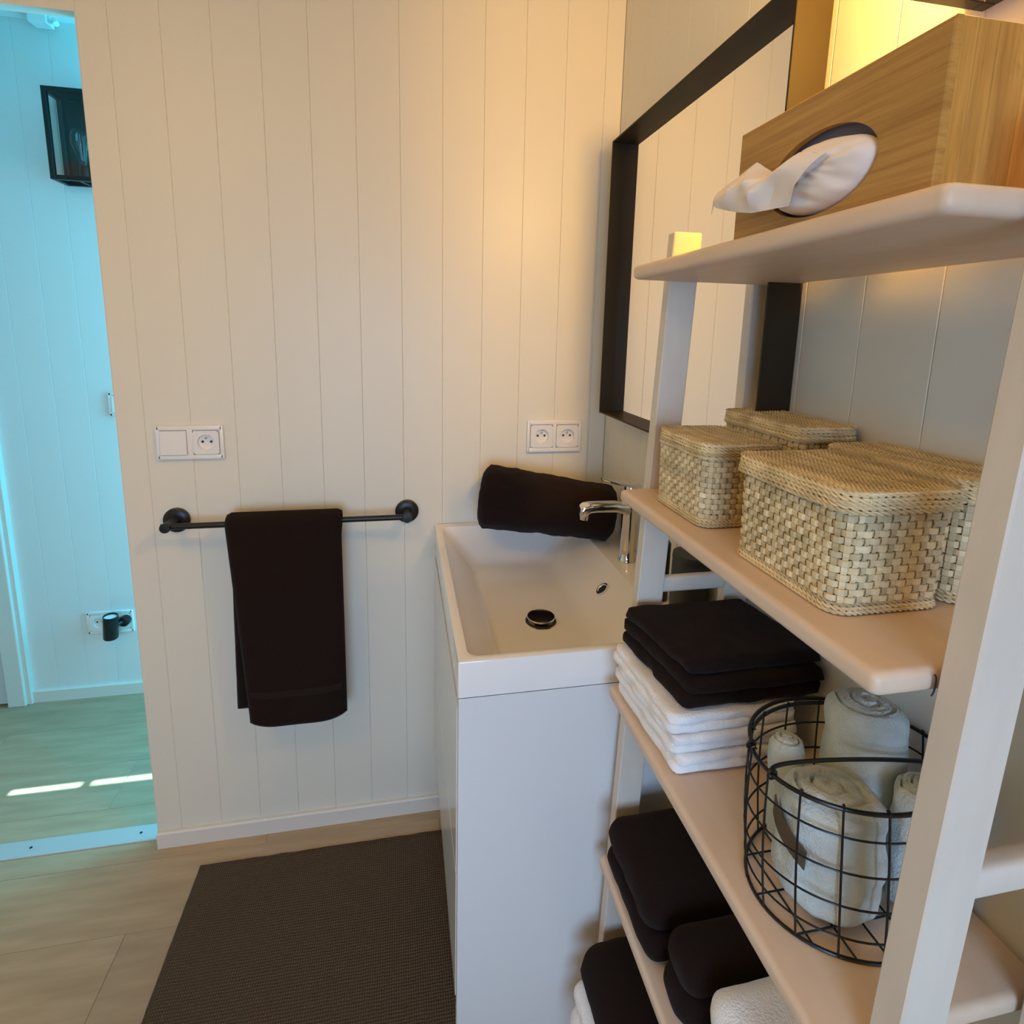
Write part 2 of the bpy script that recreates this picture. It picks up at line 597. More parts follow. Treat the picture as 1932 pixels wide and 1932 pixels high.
# ------------------------------------------------------------------ vanity cabinet
XV, YV, ZV = 0.081, -0.643, 0.8752
cab = thing('vanity_cabinet', 'white vanity cabinet with two glossy drawer fronts under the washbasin', 'cabinet', (0.31, -0.32, 0.10))
cb = MB()
cb.box((0.0822, YV + 0.001, 0.10), (XW - 0.001, YV + 0.019, 0.8105), 0.0008, 1)
cb.box((0.0985, -0.020, 0.10), (XW - 0.001, -0.002, 0.8105), 0.0008, 1)
cb.box((0.112, YV + 0.019, 0.10), (XW - 0.001, -0.020, 0.118))
cb.box((0.106, YV + 0.019, 0.10), (0.112, -0.020, 0.76))
cb.build('body', M_LACQ_M, cab)
for z0, z1 in ((0.205, 0.4655), (0.4705, 0.786)):
    MB().box((0.0808, YV + 0.0200, z0), (0.0980, -0.0035, z1), 0.0012, 2).build('drawer', M_LACQ, cab)
# plinth legs, set back, carry the cabinet
for lx in (0.20, 0.50):
    for ly in (-0.60, -0.06):
        MB().lathe([(0.014, 0), (0.014, 0.09), (0.02, 0.0998)], (lx, ly, 0.0), n=16).build('leg', M_BLACKMETAL, cab)

# washbasin
basin = thing('washbasin', 'white rectangular ceramic washbasin with overflow hole and popup drain', 'washbasin', (0.31, -0.32, 0.8115))
def basin_mesh():
    mb = MB()
    x0, x1, y0, y1, zt, zb = XV, XW - 0.0008, YV, -0.0008, ZV, 0.8115
    N = 10
    def rrect(xa, xb, ya, yb, r, z, n=N):
        pts = []
        r = max(r, 1e-4)
        for (cx, cy, a0) in ((xb - r, yb - r, 0), (xa + r, yb - r, PI / 2), (xa + r, ya + r, PI), (xb - r, ya + r, 1.5 * PI)):
            for k in range(n + 1):
                a = a0 + k / n * PI / 2
                pts.append((cx + r * math.cos(a), cy + r * math.sin(a), z))
        return pts
    rg = [rrect(x0 + 0.002, x1 - 0.001, y0 + 0.002, y1 - 0.001, 0.003, zb),
          rrect(x0, x1, y0, y1, 0.004, zb + 0.002),
          rrect(x0, x1, y0, y1, 0.004, zt - 0.003),
          rrect(x0 + 0.0008, x1, y0 + 0.0008, y1, 0.004, zt - 0.0008),
          rrect(x0 + 0.003, x1 - 0.002, y0 + 0.003, y1 - 0.002, 0.004, zt)]
    bx0, bx1, by0, by1 = 0.0985, 0.4600, -0.6275, -0.030
    rg += [rrect(bx0 - 0.002, bx1 + 0.002, by0 - 0.002, by1 + 0.002, 0.020, zt),
           rrect(bx0, bx1, by0, by1, 0.019, zt - 0.0008),
           rrect(bx0 + 0.0018, bx1 - 0.002, by0 + 0.0015, by1 - 0.002, 0.018, zt - 0.004)]
    # sloping walls to the floor of the bowl
    fx0, fx1, fy0, fy1, zf = 0.170, 0.366, -0.600, -0.095, 0.790
    for t in (0.2, 0.4, 0.6, 0.8, 0.92):
        q = t
        zz = zt - 0.004 - (zt - 0.004 - zf) * q
        rg.append(rrect(bx0 + (fx0 - bx0) * t + 0.001, bx1 + (fx1 - bx1) * t, by0 + (fy0 - by0) * t, by1 + (fy1 - by1) * t, 0.018 + 0.014 * t, zz))
    rg.append(rrect(fx0 + 0.001, fx1 - 0.002, fy0 + 0.002, fy1 - 0.004, 0.034, zf + 0.0022))
    rg.append(rrect(fx0 + 0.010, fx1 - 0.010, fy0 + 0.010, fy1 - 0.012, 0.032, zf + 0.0003))
    rg.append(rrect(fx0 + 0.03, fx1 - 0.03, fy0 + 0.05, fy1 - 0.06, 0.030, zf - 0.0005))
    # down to a circle around the drain
    n = len(rg[0])
    dc = (0.281, -0.385)
    circ = []
    last = rg[-1]
    for p in last:
        a = math.atan2(p[1] - dc[1], p[0] - dc[0])
        circ.append((dc[0] + 0.034 * math.cos(a), dc[1] + 0.034 * math.sin(a), zf - 0.003))
    rg.append(circ)
    rg.append([(dc[0] + (p[0] - dc[0]) * 0.9, dc[1] + (p[1] - dc[1]) * 0.9, zf - 0.012) for p in circ])
    mb.rings(rg, False, True)
    return mb
basin_mesh().build('bowl', M_CERAMIC, basin, smooth=True, angle=32)
dr = MB()
dr.lathe([(0.0305, -0.006), (0.0328, -0.002), (0.0320, 0.000), (0.0280, 0.0005), (0.0270, -0.004)], (0.281, -0.385, 0.790), n=32)
drn = dr.build('drain_ring', M_DARKGAP, basin, smooth=True)
plug = MB().lathe([(0.010, -0.008), (0.010, 0.004), (0.0285, 0.0045), (0.0298, 0.0070), (0.0285, 0.0092), (0.016, 0.0105), (0.0, 0.0110)], (0.281, -0.385, 0.790), n=36, cap1=False)
plug.build('drain_cap', M_CHROME, basin, smooth=True, angle=50)
# overflow on the sloping wall (axis along the wall normal)
sl = Vector((-(0.0812), 0, 0.094)).normalized()
sx = Vector((0.4600, 0, ZV - 0.004)); ex = Vector((0.366, 0, 0.790))
nrm = Vector((-(sx.z - ex.z), 0, sx.x - ex.x)).normalized()
tpar = 0.40
pc = sx + (ex - sx) * tpar
pc.y = -0.365
MB().lathe([(0.0105, -0.001), (0.0150, 0.0003), (0.0155, 0.0020), (0.0142, 0.0030), (0.0110, 0.0020), (0.0103, 0.0004)], pc + nrm * 0.0004, nrm, n=28, cap0=False, cap1=False).build('overflow_ring', M_CHROME, basin, smooth=True, angle=60)
MB().lathe([(0.0108, 0.0), (0.0108, 0.0006)], pc + nrm * 0.0004, nrm, n=24).build('overflow_hole', M_HOLE, basin)

# faucet
fau = thing('faucet', 'chrome single lever basin faucet at the right ledge of the washbasin', 'faucet', (0.499, -0.305, ZV))
fx, fy = 0.5, -0.305
b = MB()
b.lathe([(0.0195, 0.0003), (0.0195, 0.004), (0.0178, 0.006), (0.0170, 0.03), (0.0165, 0.09), (0.0168, 0.120), (0.0172, 0.135), (0.0165, 0.140), (0.0145, 0.1415)], (fx, fy, ZV), n=28)
b.build('body', M_CHROME, fau, smooth=True, angle=45)
sp = MB()
secs = []
for (x_, w_, za, zb) in ((0.505, 0.0165, 0.985, 1.0145), (0.488, 0.0165, 0.986, 1.0145), (0.476, 0.0165, 0.992, 1.0145), (0.465, 0.0162, 0.9945, 1.0165), (0.42, 0.0160, 0.9960, 1.0170), (0.404, 0.0158, 0.9945, 1.0170), (0.391, 0.0155, 0.985, 1.0150), (0.3825, 0.0145, 0.9815, 1.008), (0.380, 0.0135, 0.9815, 0.998)):
    ring = []
    for k in range(20):
        a = 2 * PI * k / 20
        ca, sa = math.cos(a), math.sin(a)
        ex_ = 0.45
        yy = w_ * math.copysign(abs(ca) ** ex_, ca)
        zz = (zb - za) / 2 * math.copysign(abs(sa) ** ex_, sa) + (za + zb) / 2
        ring.append((x_, fy + yy, zz))
    secs.append(ring)
sp.rings(secs)
spo = sp.build('spout', M_CHROME, fau, smooth=True, angle=50)
MB().lathe([(0.0105, 0.0), (0.0105, 0.010), (0.009, 0.0105)], (0.3925, fy, 0.9785), (0.12, 0, 1), n=20).build('aerator', M_CHROME, spo, smooth=True)
lv = MB()
secs = []
for (x_, w_, z_, t_) in ((0.430, 0.004, 1.0700, 0.0016), (0.434, 0.010, 1.0690, 0.0025), (0.446, 0.0135, 1.0655, 0.003), (0.465, 0.0155, 1.0605, 0.0035), (0.485, 0.0165, 1.0560, 0.004), (0.503, 0.0165, 1.0535, 0.0045), (0.518, 0.0135, 1.0525, 0.004), (0.524, 0.006, 1.0523, 0.002)):
    secs.append([(x_, fy + 1.25 * w_ * math.cos(2 * PI * k / 18), z_ + t_ * math.sin(2 * PI * k / 18)) for k in range(18)])
lv.rings(secs)
lv.lathe([(0.0145, 0.0), (0.0150, 0.01), (0.0140, 0.030), (0.013, 0.038)], (fx, fy, 1.0165), n=24)
lv.build('lever', M_CHROME, fau, smooth=True, angle=50)

# ------------------------------------------------------------------ mirror
mir = thing('wall_mirror', 'tall rectangular wall mirror in a deep thin bronze black metal frame', 'mirror', (0.54, -0.41, 1.187))
y0, y1, z0, z1 = -0.730, -0.092, 1.187, 1.834
t = 0.004
xf = 0.495
for a, b_ in (((xf, y0, z0), (XW - 0.0006, y0 + t, z1)), ((xf, y1 - t, z0), (XW - 0.0006, y1, z1)), ((xf, y0 + t, z0), (XW - 0.0006, y1 - t, z0 + t)), ((xf, y0 + t, z1 - t), (XW - 0.0006, y1 - t, z1))):
    MB().box(a, b_, 0.0006, 1).build('frame_side', M_FRAME, mir)
MB().box((0.5275, y0 + t, z0 + t), (0.5315, y1 - t, z1 - t)).build('mirror_glass', M_MIRROR, mir)
MB().box((0.5316, y0 + t, z0 + t), (0.545, y1 - t, z1 - t)).build('backing_board', M_BLACKMETAL, mir)

# ------------------------------------------------------------------ switch and socket plates
def plate(x0, x1, z0, z1, modules, label, cat, yw, name, group=None):
    t_ = thing(name, label, cat, ((x0 + x1) / 2, yw, (z0 + z1) / 2), group)
    dep = 0.009
    n = len(modules)
    mh = (z1 - z0) * 0.70
    zc = (z0 + z1) / 2
    pitch = (x1 - x0) / n if n > 1 else (x1 - x0)
    pitch = min(pitch, 0.0715)
    xc0 = (x0 + x1) / 2 - pitch * (n - 1) / 2
    gp = 0.0007
    hm = mh / 2
    fb = MB()
    edges = [x0] + [q for i in range(n) for q in (xc0 + i * pitch - hm - gp, xc0 + i * pitch + hm + gp)] + [x1]
    for k in range(0, len(edges), 2):
        inner = 0 < k < len(edges) - 2
        ins = 0.003 if inner else 0.0
        fb.box((edges[k], yw - dep + (0.0001 if inner else 0), z0 + ins), (edges[k + 1], yw - 0.0002, z1 - ins), 0.0004 if inner else 0.0028, 3)
    for za, zb in ((z0, zc - hm - gp), (zc + hm + gp, z1)):
        fb.box((x0 + 0.002, yw - dep, za), (x1 - 0.002, yw - 0.0003, zb), 0.0026, 3)
    fb.box((x0 + 0.003, yw - 0.0012, z0 + 0.003), (x1 - 0.003, yw - 0.0003, z1 - 0.003))
    fb.build('cover_frame', M_PLASTIC, t_, smooth=True, angle=25)
    for i, kind in enumerate(modules):
        cx = xc0 + i * pitch
        h = mh / 2
        if kind == 'switch':
            # rocker, tilted a hair
            mb = MB()
            ya_, yb_ = yw - dep - 0.0042, yw - dep - 0.0020
            mb.rings([[(cx - h, yw - 0.002, zc - h), (cx + h, yw - 0.002, zc - h), (cx + h, yw - 0.002, zc + h), (cx - h, yw - 0.002, zc + h)],
                      [(cx - h, ya_ + 0.0006, zc - h), (cx + h, ya_ + 0.0006, zc - h), (cx + h, yb_ + 0.0006, zc + h), (cx - h, yb_ + 0.0006, zc + h)],
                      [(cx - h + 0.0008, ya_, zc - h + 0.0008), (cx + h - 0.0008, ya_, zc - h + 0.0008), (cx + h - 0.0008, yb_, zc + h - 0.0008), (cx - h + 0.0008, yb_, zc + h - 0.0008)]])
            mb.build('rocker', M_PLASTIC, t_)
        else:
            nseg = 32
            R0 = 0.0195
            yf = yw - dep - 0.0015
            circ, sq = [], []
            for k in range(nseg):
                a = 2 * PI * k / nseg + PI / nseg
                ca, sa = math.cos(a), math.sin(a)
                m_ = max(abs(ca), abs(sa))
                sq.append((cx + h * ca / m_, yf, zc + h * sa / m_))
                circ.append((cx + R0 * ca, yf, zc + R0 * sa))
            base = [(p[0], yw - 0.002, p[2]) for p in sq]
            c2 = [(cx + (p[0] - cx) * 0.93, yf + 0.0080, zc + (p[2] - zc) * 0.93) for p in circ]
            mb = MB()
            mb.rings([base, sq, circ, c2], False, True)
            so = mb.build('socket', M_PLASTIC, t_, smooth=True, angle=30)
            for dx in (-0.0095, 0.0095):
                MB().lathe([(0.0030, 0), (0.0030, 0.0006)], (cx + dx, yf + 0.0079, zc + 0.001), (0, -1, 0), n=14).build('pin_hole', M_HOLE, so)
            MB().lathe([(0.0022, 0), (0.0022, 0.008), (0.0012, 0.0095)], (cx, yf + 0.0079, zc + 0.0105), (0, -1, 0), n=14).build('earth_pin', M_CHROME, so)
    return t_
plate(-0.5745, -0.4250, 1.0660, 1.1485, ['switch', 'socket'], 'white double wall plate with a light switch and a socket above the towel rail', 'wall plate', 0.0, 'switch_socket_plate')
plate(0.3275, 0.4780, 1.0665, 1.1540, ['socket', 'socket'], 'white double wall socket above the rolled brown towel', 'socket', 0.0, 'double_socket')
plate(-1.1465, -0.9910, 0.2530, 0.3400, ['socket', 'socket'], 'white double wall socket low on the hallway wall behind the black spot', 'socket', YH, 'double_socket')
plate(-1.0015, -0.9170, 1.0650, 1.1490, ['switch'], 'white light switch on the hallway wall cut by the door edge', 'switch', YH, 'light_switch')

# ------------------------------------------------------------------ towel rail and hanging towel
YR, ZR = -0.066, 0.919
rail = thing('towel_rail', 'matt black towel rail with two round wall plates under the switch', 'towel rail', (-0.27, 0, 0.915))
MB().tube([(-0.5560, YR, ZR), (0.0215, YR, ZR)], 0.0072, 14).build('bar', M_BLACKMETAL, rail, smooth=True)
for px_, ex_ in ((-0.5435, -1), (0.0090, 1)):
    MB().lathe([(0.0295, 0.0002), (0.0305, 0.004), (0.0300, 0.010), (0.0250, 0.0135), (0.0145, 0.0145)], (px_, 0, ZR - 0.004), (0, -1, 0), n=32).build('wall_plate', M_BLACKMETAL, rail, smooth=True, angle=50)
    pst = MB()
    pst.lathe([(0.0125, 0.012), (0.0105, 0.02), (0.0105, 0.060), (0.0115, 0.068), (0.0118, 0.078), (0.0108, 0.081), (0.004, 0.0815)], (px_, 0, ZR - 0.003), (0, -1, 0.04), n=24)
    pst.build('post', M_BLACKMETAL, rail, smooth=True, angle=50)

def hanging_towel():
    t_ = thing('hand_towel', 'dark brown hand towel hanging folded over the black rail', 'towel', (-0.28, YR, 0.92))
    th = 0.0065
    def sheet(x0t, x1t, x0b, x1b, zb, side, thick, name, wav, bottom_bow=0.0):
        nu, nv = 26, 64
        outer, inner = [], []
        Ltot = 0.02 + (0.945 - zb)
        for j in range(nv + 1):
            v = j / nv
            ro, ri = [], []
            for i in range(nu + 1):
                u = i / nu
                # path: over the bar then straight down
                s = v * Ltot
                arc = 0.016
                if s < arc * PI / 2:
                    a = s / arc
                    yy = -math.sin(a) * arc * side
                    zz = ZR + 0.006 + math.cos(a) * arc
                    ny, nz = -math.sin(a) * side, math.cos(a)
                else:
                    d = s - arc * PI / 2
                    yy = -arc * side
                    zz = ZR + 0.006 - d
                    ny, nz = -side, 0
                k = max(0.0, min(1.0, (ZR - zz) / (ZR - zb)))
                if bottom_bow:
                    zz -= bottom_bow * (1 - (2 * u - 1) ** 4 - 0.12 * (2 * u - 1)) * k ** 3
                x = (x0t + (x0b - x0t) * k) * (1 - u) + (x1t + (x1b - x1t) * k) * u
                w = wav * k * math.sin(u * 7.0 + 2.0 * k) * 0.6 + 0.0022 * noise.noise(Vector((x * 22, zz * 14, side * 3)))
                e = min(u, 1 - u) / 0.05
                rd = math.sqrt(max(0.0, 1 - (1 - min(1, e)) ** 2))
                eb = min(1.0, (1 - v) / 0.02)
                rd *= math.sqrt(max(0.0, 1 - (1 - eb) ** 2)) * 0.85 + 0.15
                T = thick * (0.25 + 0.75 * rd)
                yy += YR
                ro.append((x, yy + ny * (T * 0.5 + w * 0.5 + thick * 0.5), zz + nz * T * 0.5))
                ri.append((x, yy + ny * (-T * 0.5 + w * 0.5 + thick * 0.5), zz - nz * T * 0.5))
            outer.append(ro)
            inner.append(ri)
        loops = [o + i[::-1] for o, i in zip(outer, inner)]
        mb = MB()
        mb.rings(loops, True, True)
        return mb.build(name, M_BROWN, t_, smooth=True, angle=70), outer
    fr_, outer = sheet(-0.411, -0.149, -0.383, -0.1485, 0.425, 1, 0.015, 'front_drape', 0.006, 0.023)
    sheet(-0.412, -0.150, -0.424, -0.190, 0.430, -1, 0.012, 'back_drape', 0.004)
    # flat woven band across the front drape
    rows = [r for r in outer if 0.462 < r[13][2] < 0.497]
    mb = MB()
    L1 = [[(p[0], p[1] - 0.0012, p[2]) for p in r[1:-1]] for r in rows]
    L2 = [[(p[0], p[1] + 0.002, p[2]) for p in r[1:-1]] for r in rows]
    mb.rings([a + b[::-1] for a, b in zip(L1, L2)], True, True)
    mb.build('woven_band', M_BROWNBAND, t_, smooth=True, angle=60)
hanging_towel()

# ------------------------------------------------------------------ rolled towel on the basin
def cloth_noise(p, amp, sc, seed=0.0):
    q = Vector((p[0] * sc, p[1] * sc, p[2] * sc + seed))
    return amp * (noise.noise(q) + 0.45 * noise.noise(q * 2.3))

def rolled_towel(name, label, a, b, r0, r1, m, loops=3.2, seed=0, group=None, amp=0.003, hoff=(0, 0, 0), squash=1.0, parent=None):
    A, B = Vector(a), Vector(b)
    ax = (B - A).normalized()
    u = ax.orthogonal().normalized()
    if abs(ax.z) < 0.8:
        u = Vector((0, 0, 1)) - ax * ax.z
        u.normalize()
    w = ax.cross(u)
    N, Mn = 72, 34
    mb = MB()
    rg = []
    for j in range(Mn + 1):
        v = j / Mn
        c = A.lerp(B, v)
        R_ = r0 + (r1 - r0) * v
        e = min(v, 1 - v) * (B - A).length
        rd = 1.0
        if e < 0.014:
            rd = 0.86 + 0.14 * math.sqrt(1 - (1 - e / 0.014) ** 2)
        ring = []
        for k in range(N):
            th = 2 * PI * k / N
            rr = R_ * rd * (1 + 0.03 * (k / N))
            p = c + (u * math.cos(th) * squash + w * math.sin(th)) * rr
            d = cloth_noise(p, amp, 26, seed) + (0.3 * amp * noise.noise(Vector((th * 3, v * 2, seed))))
            p = p + (p - c).normalized() * d
            ring.append(p)
        rg.append(ring)
    # end faces: spiral relief
    for end in (0, 1):
        ringset = rg[0] if end == 0 else rg[-1]
        c = A if end == 0 else B
        sgn = -1 if end == 0 else 1
        new = []
        for q in range(1, 14):
            f = 1 - q / 13.5
            ring = []
            for k in range(N):
                th = 2 * PI * k / N
                base = ringset[k]
                ph = (f * loops + k / N) % 1.0
                groove = -0.006 * max(0.0, 1 - abs(ph - 0.5) / 0.16)
                bulge = 0.006 * (1 - f * f)
                p = c + (base - c) * f + ax * sgn * (0.003 + bulge + groove + cloth_noise(base * f, 0.002, 40, seed))
                ring.append(p)
            new.append(ring)
        if end == 0:
            rg = new[::-1] + rg
        else:
            rg = rg + new
    mb.rings(rg, True, True)
    o = mb.build(name, m, parent, smooth=True, angle=80)
    if label:
        tag(o, label, 'towel', group)
    return o

rt = rolled_towel('rolled_towel', 'large rolled dark brown towel lying across the back of the washbasin', (0.198, -0.0905, 0.9760), (0.512, -0.172, 0.9420), 0.0800, 0.0670, M_BROWN, seed=4, amp=0.004)

# ------------------------------------------------------------------ shelf unit
unit = thing('shelf_unit', 'whitewashed birch shelf unit with five shelves and slanted front uprights', 'shelf unit', (0.43, -0.91, 0.0))
SZ = (1.479, 1.159, 0.837, 0.522, 0.205)
SX0, SX1, SY0, SY1 = 0.3165, XW - 0.006, -1.141, -0.680
def shelf_mesh(z):
    mb = MB()
    # flat board whose outline has softly rounded corners and a bullnose edge
    def outline(ins, zz):
        r = 0.006
        xa, xb, ya, yb = SX0 + ins, SX1 - ins * 0.2, SY0 + ins, SY1 - ins
        pts = []
        for (cx, cy, a0) in ((xb - r, yb - r, 0), (xa + r, yb - r, PI / 2), (xa + r, ya + r, PI), (xb - r, ya + r, 1.5 * PI)):
            for k in range(7):
                a = a0 + k / 6 * PI / 2
                pts.append((cx + r * math.cos(a), cy + r * math.sin(a), zz))
        return pts
    T = 0.019
    R_ = 0.0062
    rg = []
    for k in range(5):
        a = k / 4 * PI / 2
        rg.append(outline(R_ * (1 - math.sin(a)), z - T + R_ * (1 - math.cos(a))))
    for k in range(5):
        a = k / 4 * PI / 2
        rg.append(outline(R_ * (1 - math.cos(a)), z - R_ + R_ * math.sin(a)))
    mb.rings(rg)
    return mb
for z in SZ:
    shelf_mesh(z).build('shelf', M_SHELF, unit, smooth=True, angle=30)
def upright(xr, width, ya, yb, slope, ztop, zbot=0.0):
    """xr(z) right edge; leans by slope"""
    def X(z):
        return xr + slope * (z - 1.19)
    rg = []
    ch = 0.0015
    def ring(z, ins=0.0):
        xa, xb = X(z) - width + ins, X(z) - ins
        a, b = ya + ins, yb - ins
        return [(xa + ch, a, z), (xb - ch, a, z), (xb, a + ch, z), (xb, b - ch, z), (xb - ch, b, z), (xa + ch, b, z), (xa, b - ch, z), (xa, a + ch, z)]
    rg = [ring(zbot), ring(ztop - 0.0015), ring(ztop, 0.0012)]
    return MB().rings(rg)
for ya, yb in ((-0.6795, -0.6595), (-1.1690, -1.1455)):
    upright(0.4065, 0.0425, ya, yb, 0.036, 1.528).build('upright', M_LEG, unit)
    upright(XW - 0.0015, 0.0415, ya, yb, 0.0, 1.528).build('upright', M_LEG, unit)
    MB().box((0.395, ya + 0.003, 0.985), (0.510, yb - 0.003, 1.011), 0.005, 3).build('rung', M_LEG, unit, smooth=True)
    MB().box((0.378, ya + 0.003, 0.090), (0.510, yb - 0.003, 0.115), 0.005, 3).build('rung', M_LEG, unit, smooth=True)
# dark joint rings where the shelf meets the near upright
for z in SZ[1:3]:
    ring = []
    for k in range(13):
        a = -PI / 2 + PI * k / 12
        ring.append((0.3595 + 0.036 * (z - 1.19) + 0.0022 + 0.0022 * math.cos(a), -1.1445, z - 0.0100 + 0.0080 * math.sin(a)))
    MB().tube(ring, 0.0006, 6).build('joint', M_BLACKMETAL, unit)

# ------------------------------------------------------------------ tissue box
TX0, TX1, TY0, TY1, TZ0, TZ1 = 0.340, 0.462, -1.107, -0.883, 1.4792, 1.5855
tb = thing('tissue_box', 'bamboo tissue box lying on its side on the top shelf', 'tissue box', (0.40, -0.995, TZ0))
def box_front():
    mb = MB()
    cy, cz, ra, rb = -0.997, 1.5205, 0.062, 0.0335
    n = 64
    inner, outer = [], []
    angs = [2 * PI * k / n for k in range(n)]
    hw, hh = (TY1 - TY0) / 2, (TZ1 - TZ0) / 2
    ccy, ccz = (TY0 + TY1) / 2, (TZ0 + TZ1) / 2
    for a in angs:
        iy, iz = cy + ra * math.cos(a), cz + rb * math.sin(a)
        inner.append((iy, iz))
        dy, dz = math.cos(a) * hw, math.sin(a) * hh
        m_ = max(abs(dy) / hw, abs(dz) / hh)
        outer.append((ccy + dy / m_, ccz + dz / m_))
    # snap nearest outer points to the four corners
    for cyy in (TY0, TY1):
        for czz in (TZ0, TZ1):
            k = min(range(n), key=lambda i: (outer[i][0] - cyy) ** 2 + (outer[i][1] - czz) ** 2)
            outer[k] = (cyy, czz)
    x0, x1 = TX0, TX0 + 0.006
    mb.rings([[(x1, p[0], p[1]) for p in outer], [(x0 + 0.001, p[0], p[1]) for p in outer],
              [(x0, p[0] + (0.001 if p[0] < ccy else -0.001), p[1] + (0.001 if p[1] < ccz else -0.001)) for p in outer],
              [(x0, p[0], p[1]) for p in inner], [(x1, p[0], p[1]) for p in inner]], False, False)
    nn = len(mb.v)
    # back annulus
    for k in range(n):
        q = (k + 1) % n
        mb.f.append((k, q, 4 * n + q, 4 * n + k))
    return mb
box_front().build('front_panel', M_BAMBOO, tb)
# near end made of laminated strips
xsplit = [TX0 + 0.006, TX0 + 0.018, TX0 + 0.034, TX0 + 0.058, TX0 + 0.074, TX0 + 0.090, TX1]
for a, b_ in zip(xsplit[:-1], xsplit[1:]):
    for (ya, yb) in ((TY0, TY0 + 0.006), (TY1 - 0.006, TY1)):
        MB().box((a + 0.00005, ya, TZ0 + 0.0001), (b_ - 0.00005, yb, TZ1), 0.0003, 1).build('end_strip', M_BAMBOO_END, tb)
MB().box((TX0 + 0.006, TY0 + 0.006, TZ1 - 0.006), (TX1, TY1 - 0.006, TZ1), 0.0003, 1).build('side_panel', M_BAMBOO, tb)
MB().box((TX0 + 0.006, TY0 + 0.006, TZ0 + 0.0001), (TX1, TY1 - 0.006, TZ0 + 0.006), 0.0003, 1).build('side_panel', M_BAMBOO, tb)
MB().box((TX1 - 0.006, TY0 + 0.006, TZ0 + 0.006), (TX1 - 0.0002, TY1 - 0.006, TZ1 - 0.006)).build('back_panel', M_BAMBOO, tb)
MB().box((TX0 + 0.0125, TY0 + 0.0065, TZ0 + 0.0065), (TX0 + 0.020, TY1 - 0.0065, TZ1 - 0.0065)).build('liner', M_PLUM, tb)

# pulled tissue: bulging wad in the oval plus a sheet that hangs out to the front left
def tissue():
    mb = MB()
    cy, cz, ra, rb = -0.997, 1.5205, 0.060, 0.0315
    nr, na = 16, 72
    rg = []
    for i in range(nr + 1):
        f = 1 - i / nr
        ring = []
        for k in range(na):
            a = 2 * PI * k / na
            yy = cy + ra * f * math.cos(a)
            zz = cz + rb * f * math.sin(a)
            # upper edge is open: the wad sags to the lower part of the oval
            top = 0.0135 - 0.004 * math.cos(a) if math.sin(a) > 0 else 0
            zz -= max(0.0, math.sin(a)) * f * (0.012 + 0.005 * math.cos(a + 0.6))
            bul = math.sqrt(max(0.0, 1 - f ** 2.6))
            xx = TX0 + 0.006 - 0.024 * bul
            q = Vector((yy * 34, zz * 60, 3.3))
            q2 = Vector(((yy + zz * 0.8) * 26, (zz - yy * 0.35) * 120, 1.7))
            xx += (0.0045 * noise.noise(q) + 0.0065 * (abs(noise.noise(q2)) - 0.25)) * (0.25 + bul)
            # long diagonal crease
            cr = (zz - cz + 0.006) + 0.30 * (yy - cy)
            xx += 0.0035 * math.exp(-(cr / 0.003) ** 2) * bul
            ring.append((xx, yy, zz))
        rg.append(ring)
    mb.rings(rg, False, True)
    return mb
tis = tissue()
ts = tis.build('tissue', M_TISSUE, smooth=True, angle=75)
tag(ts, 'crumpled white paper tissue pulled out of the oval hole of the bamboo box', 'tissue')
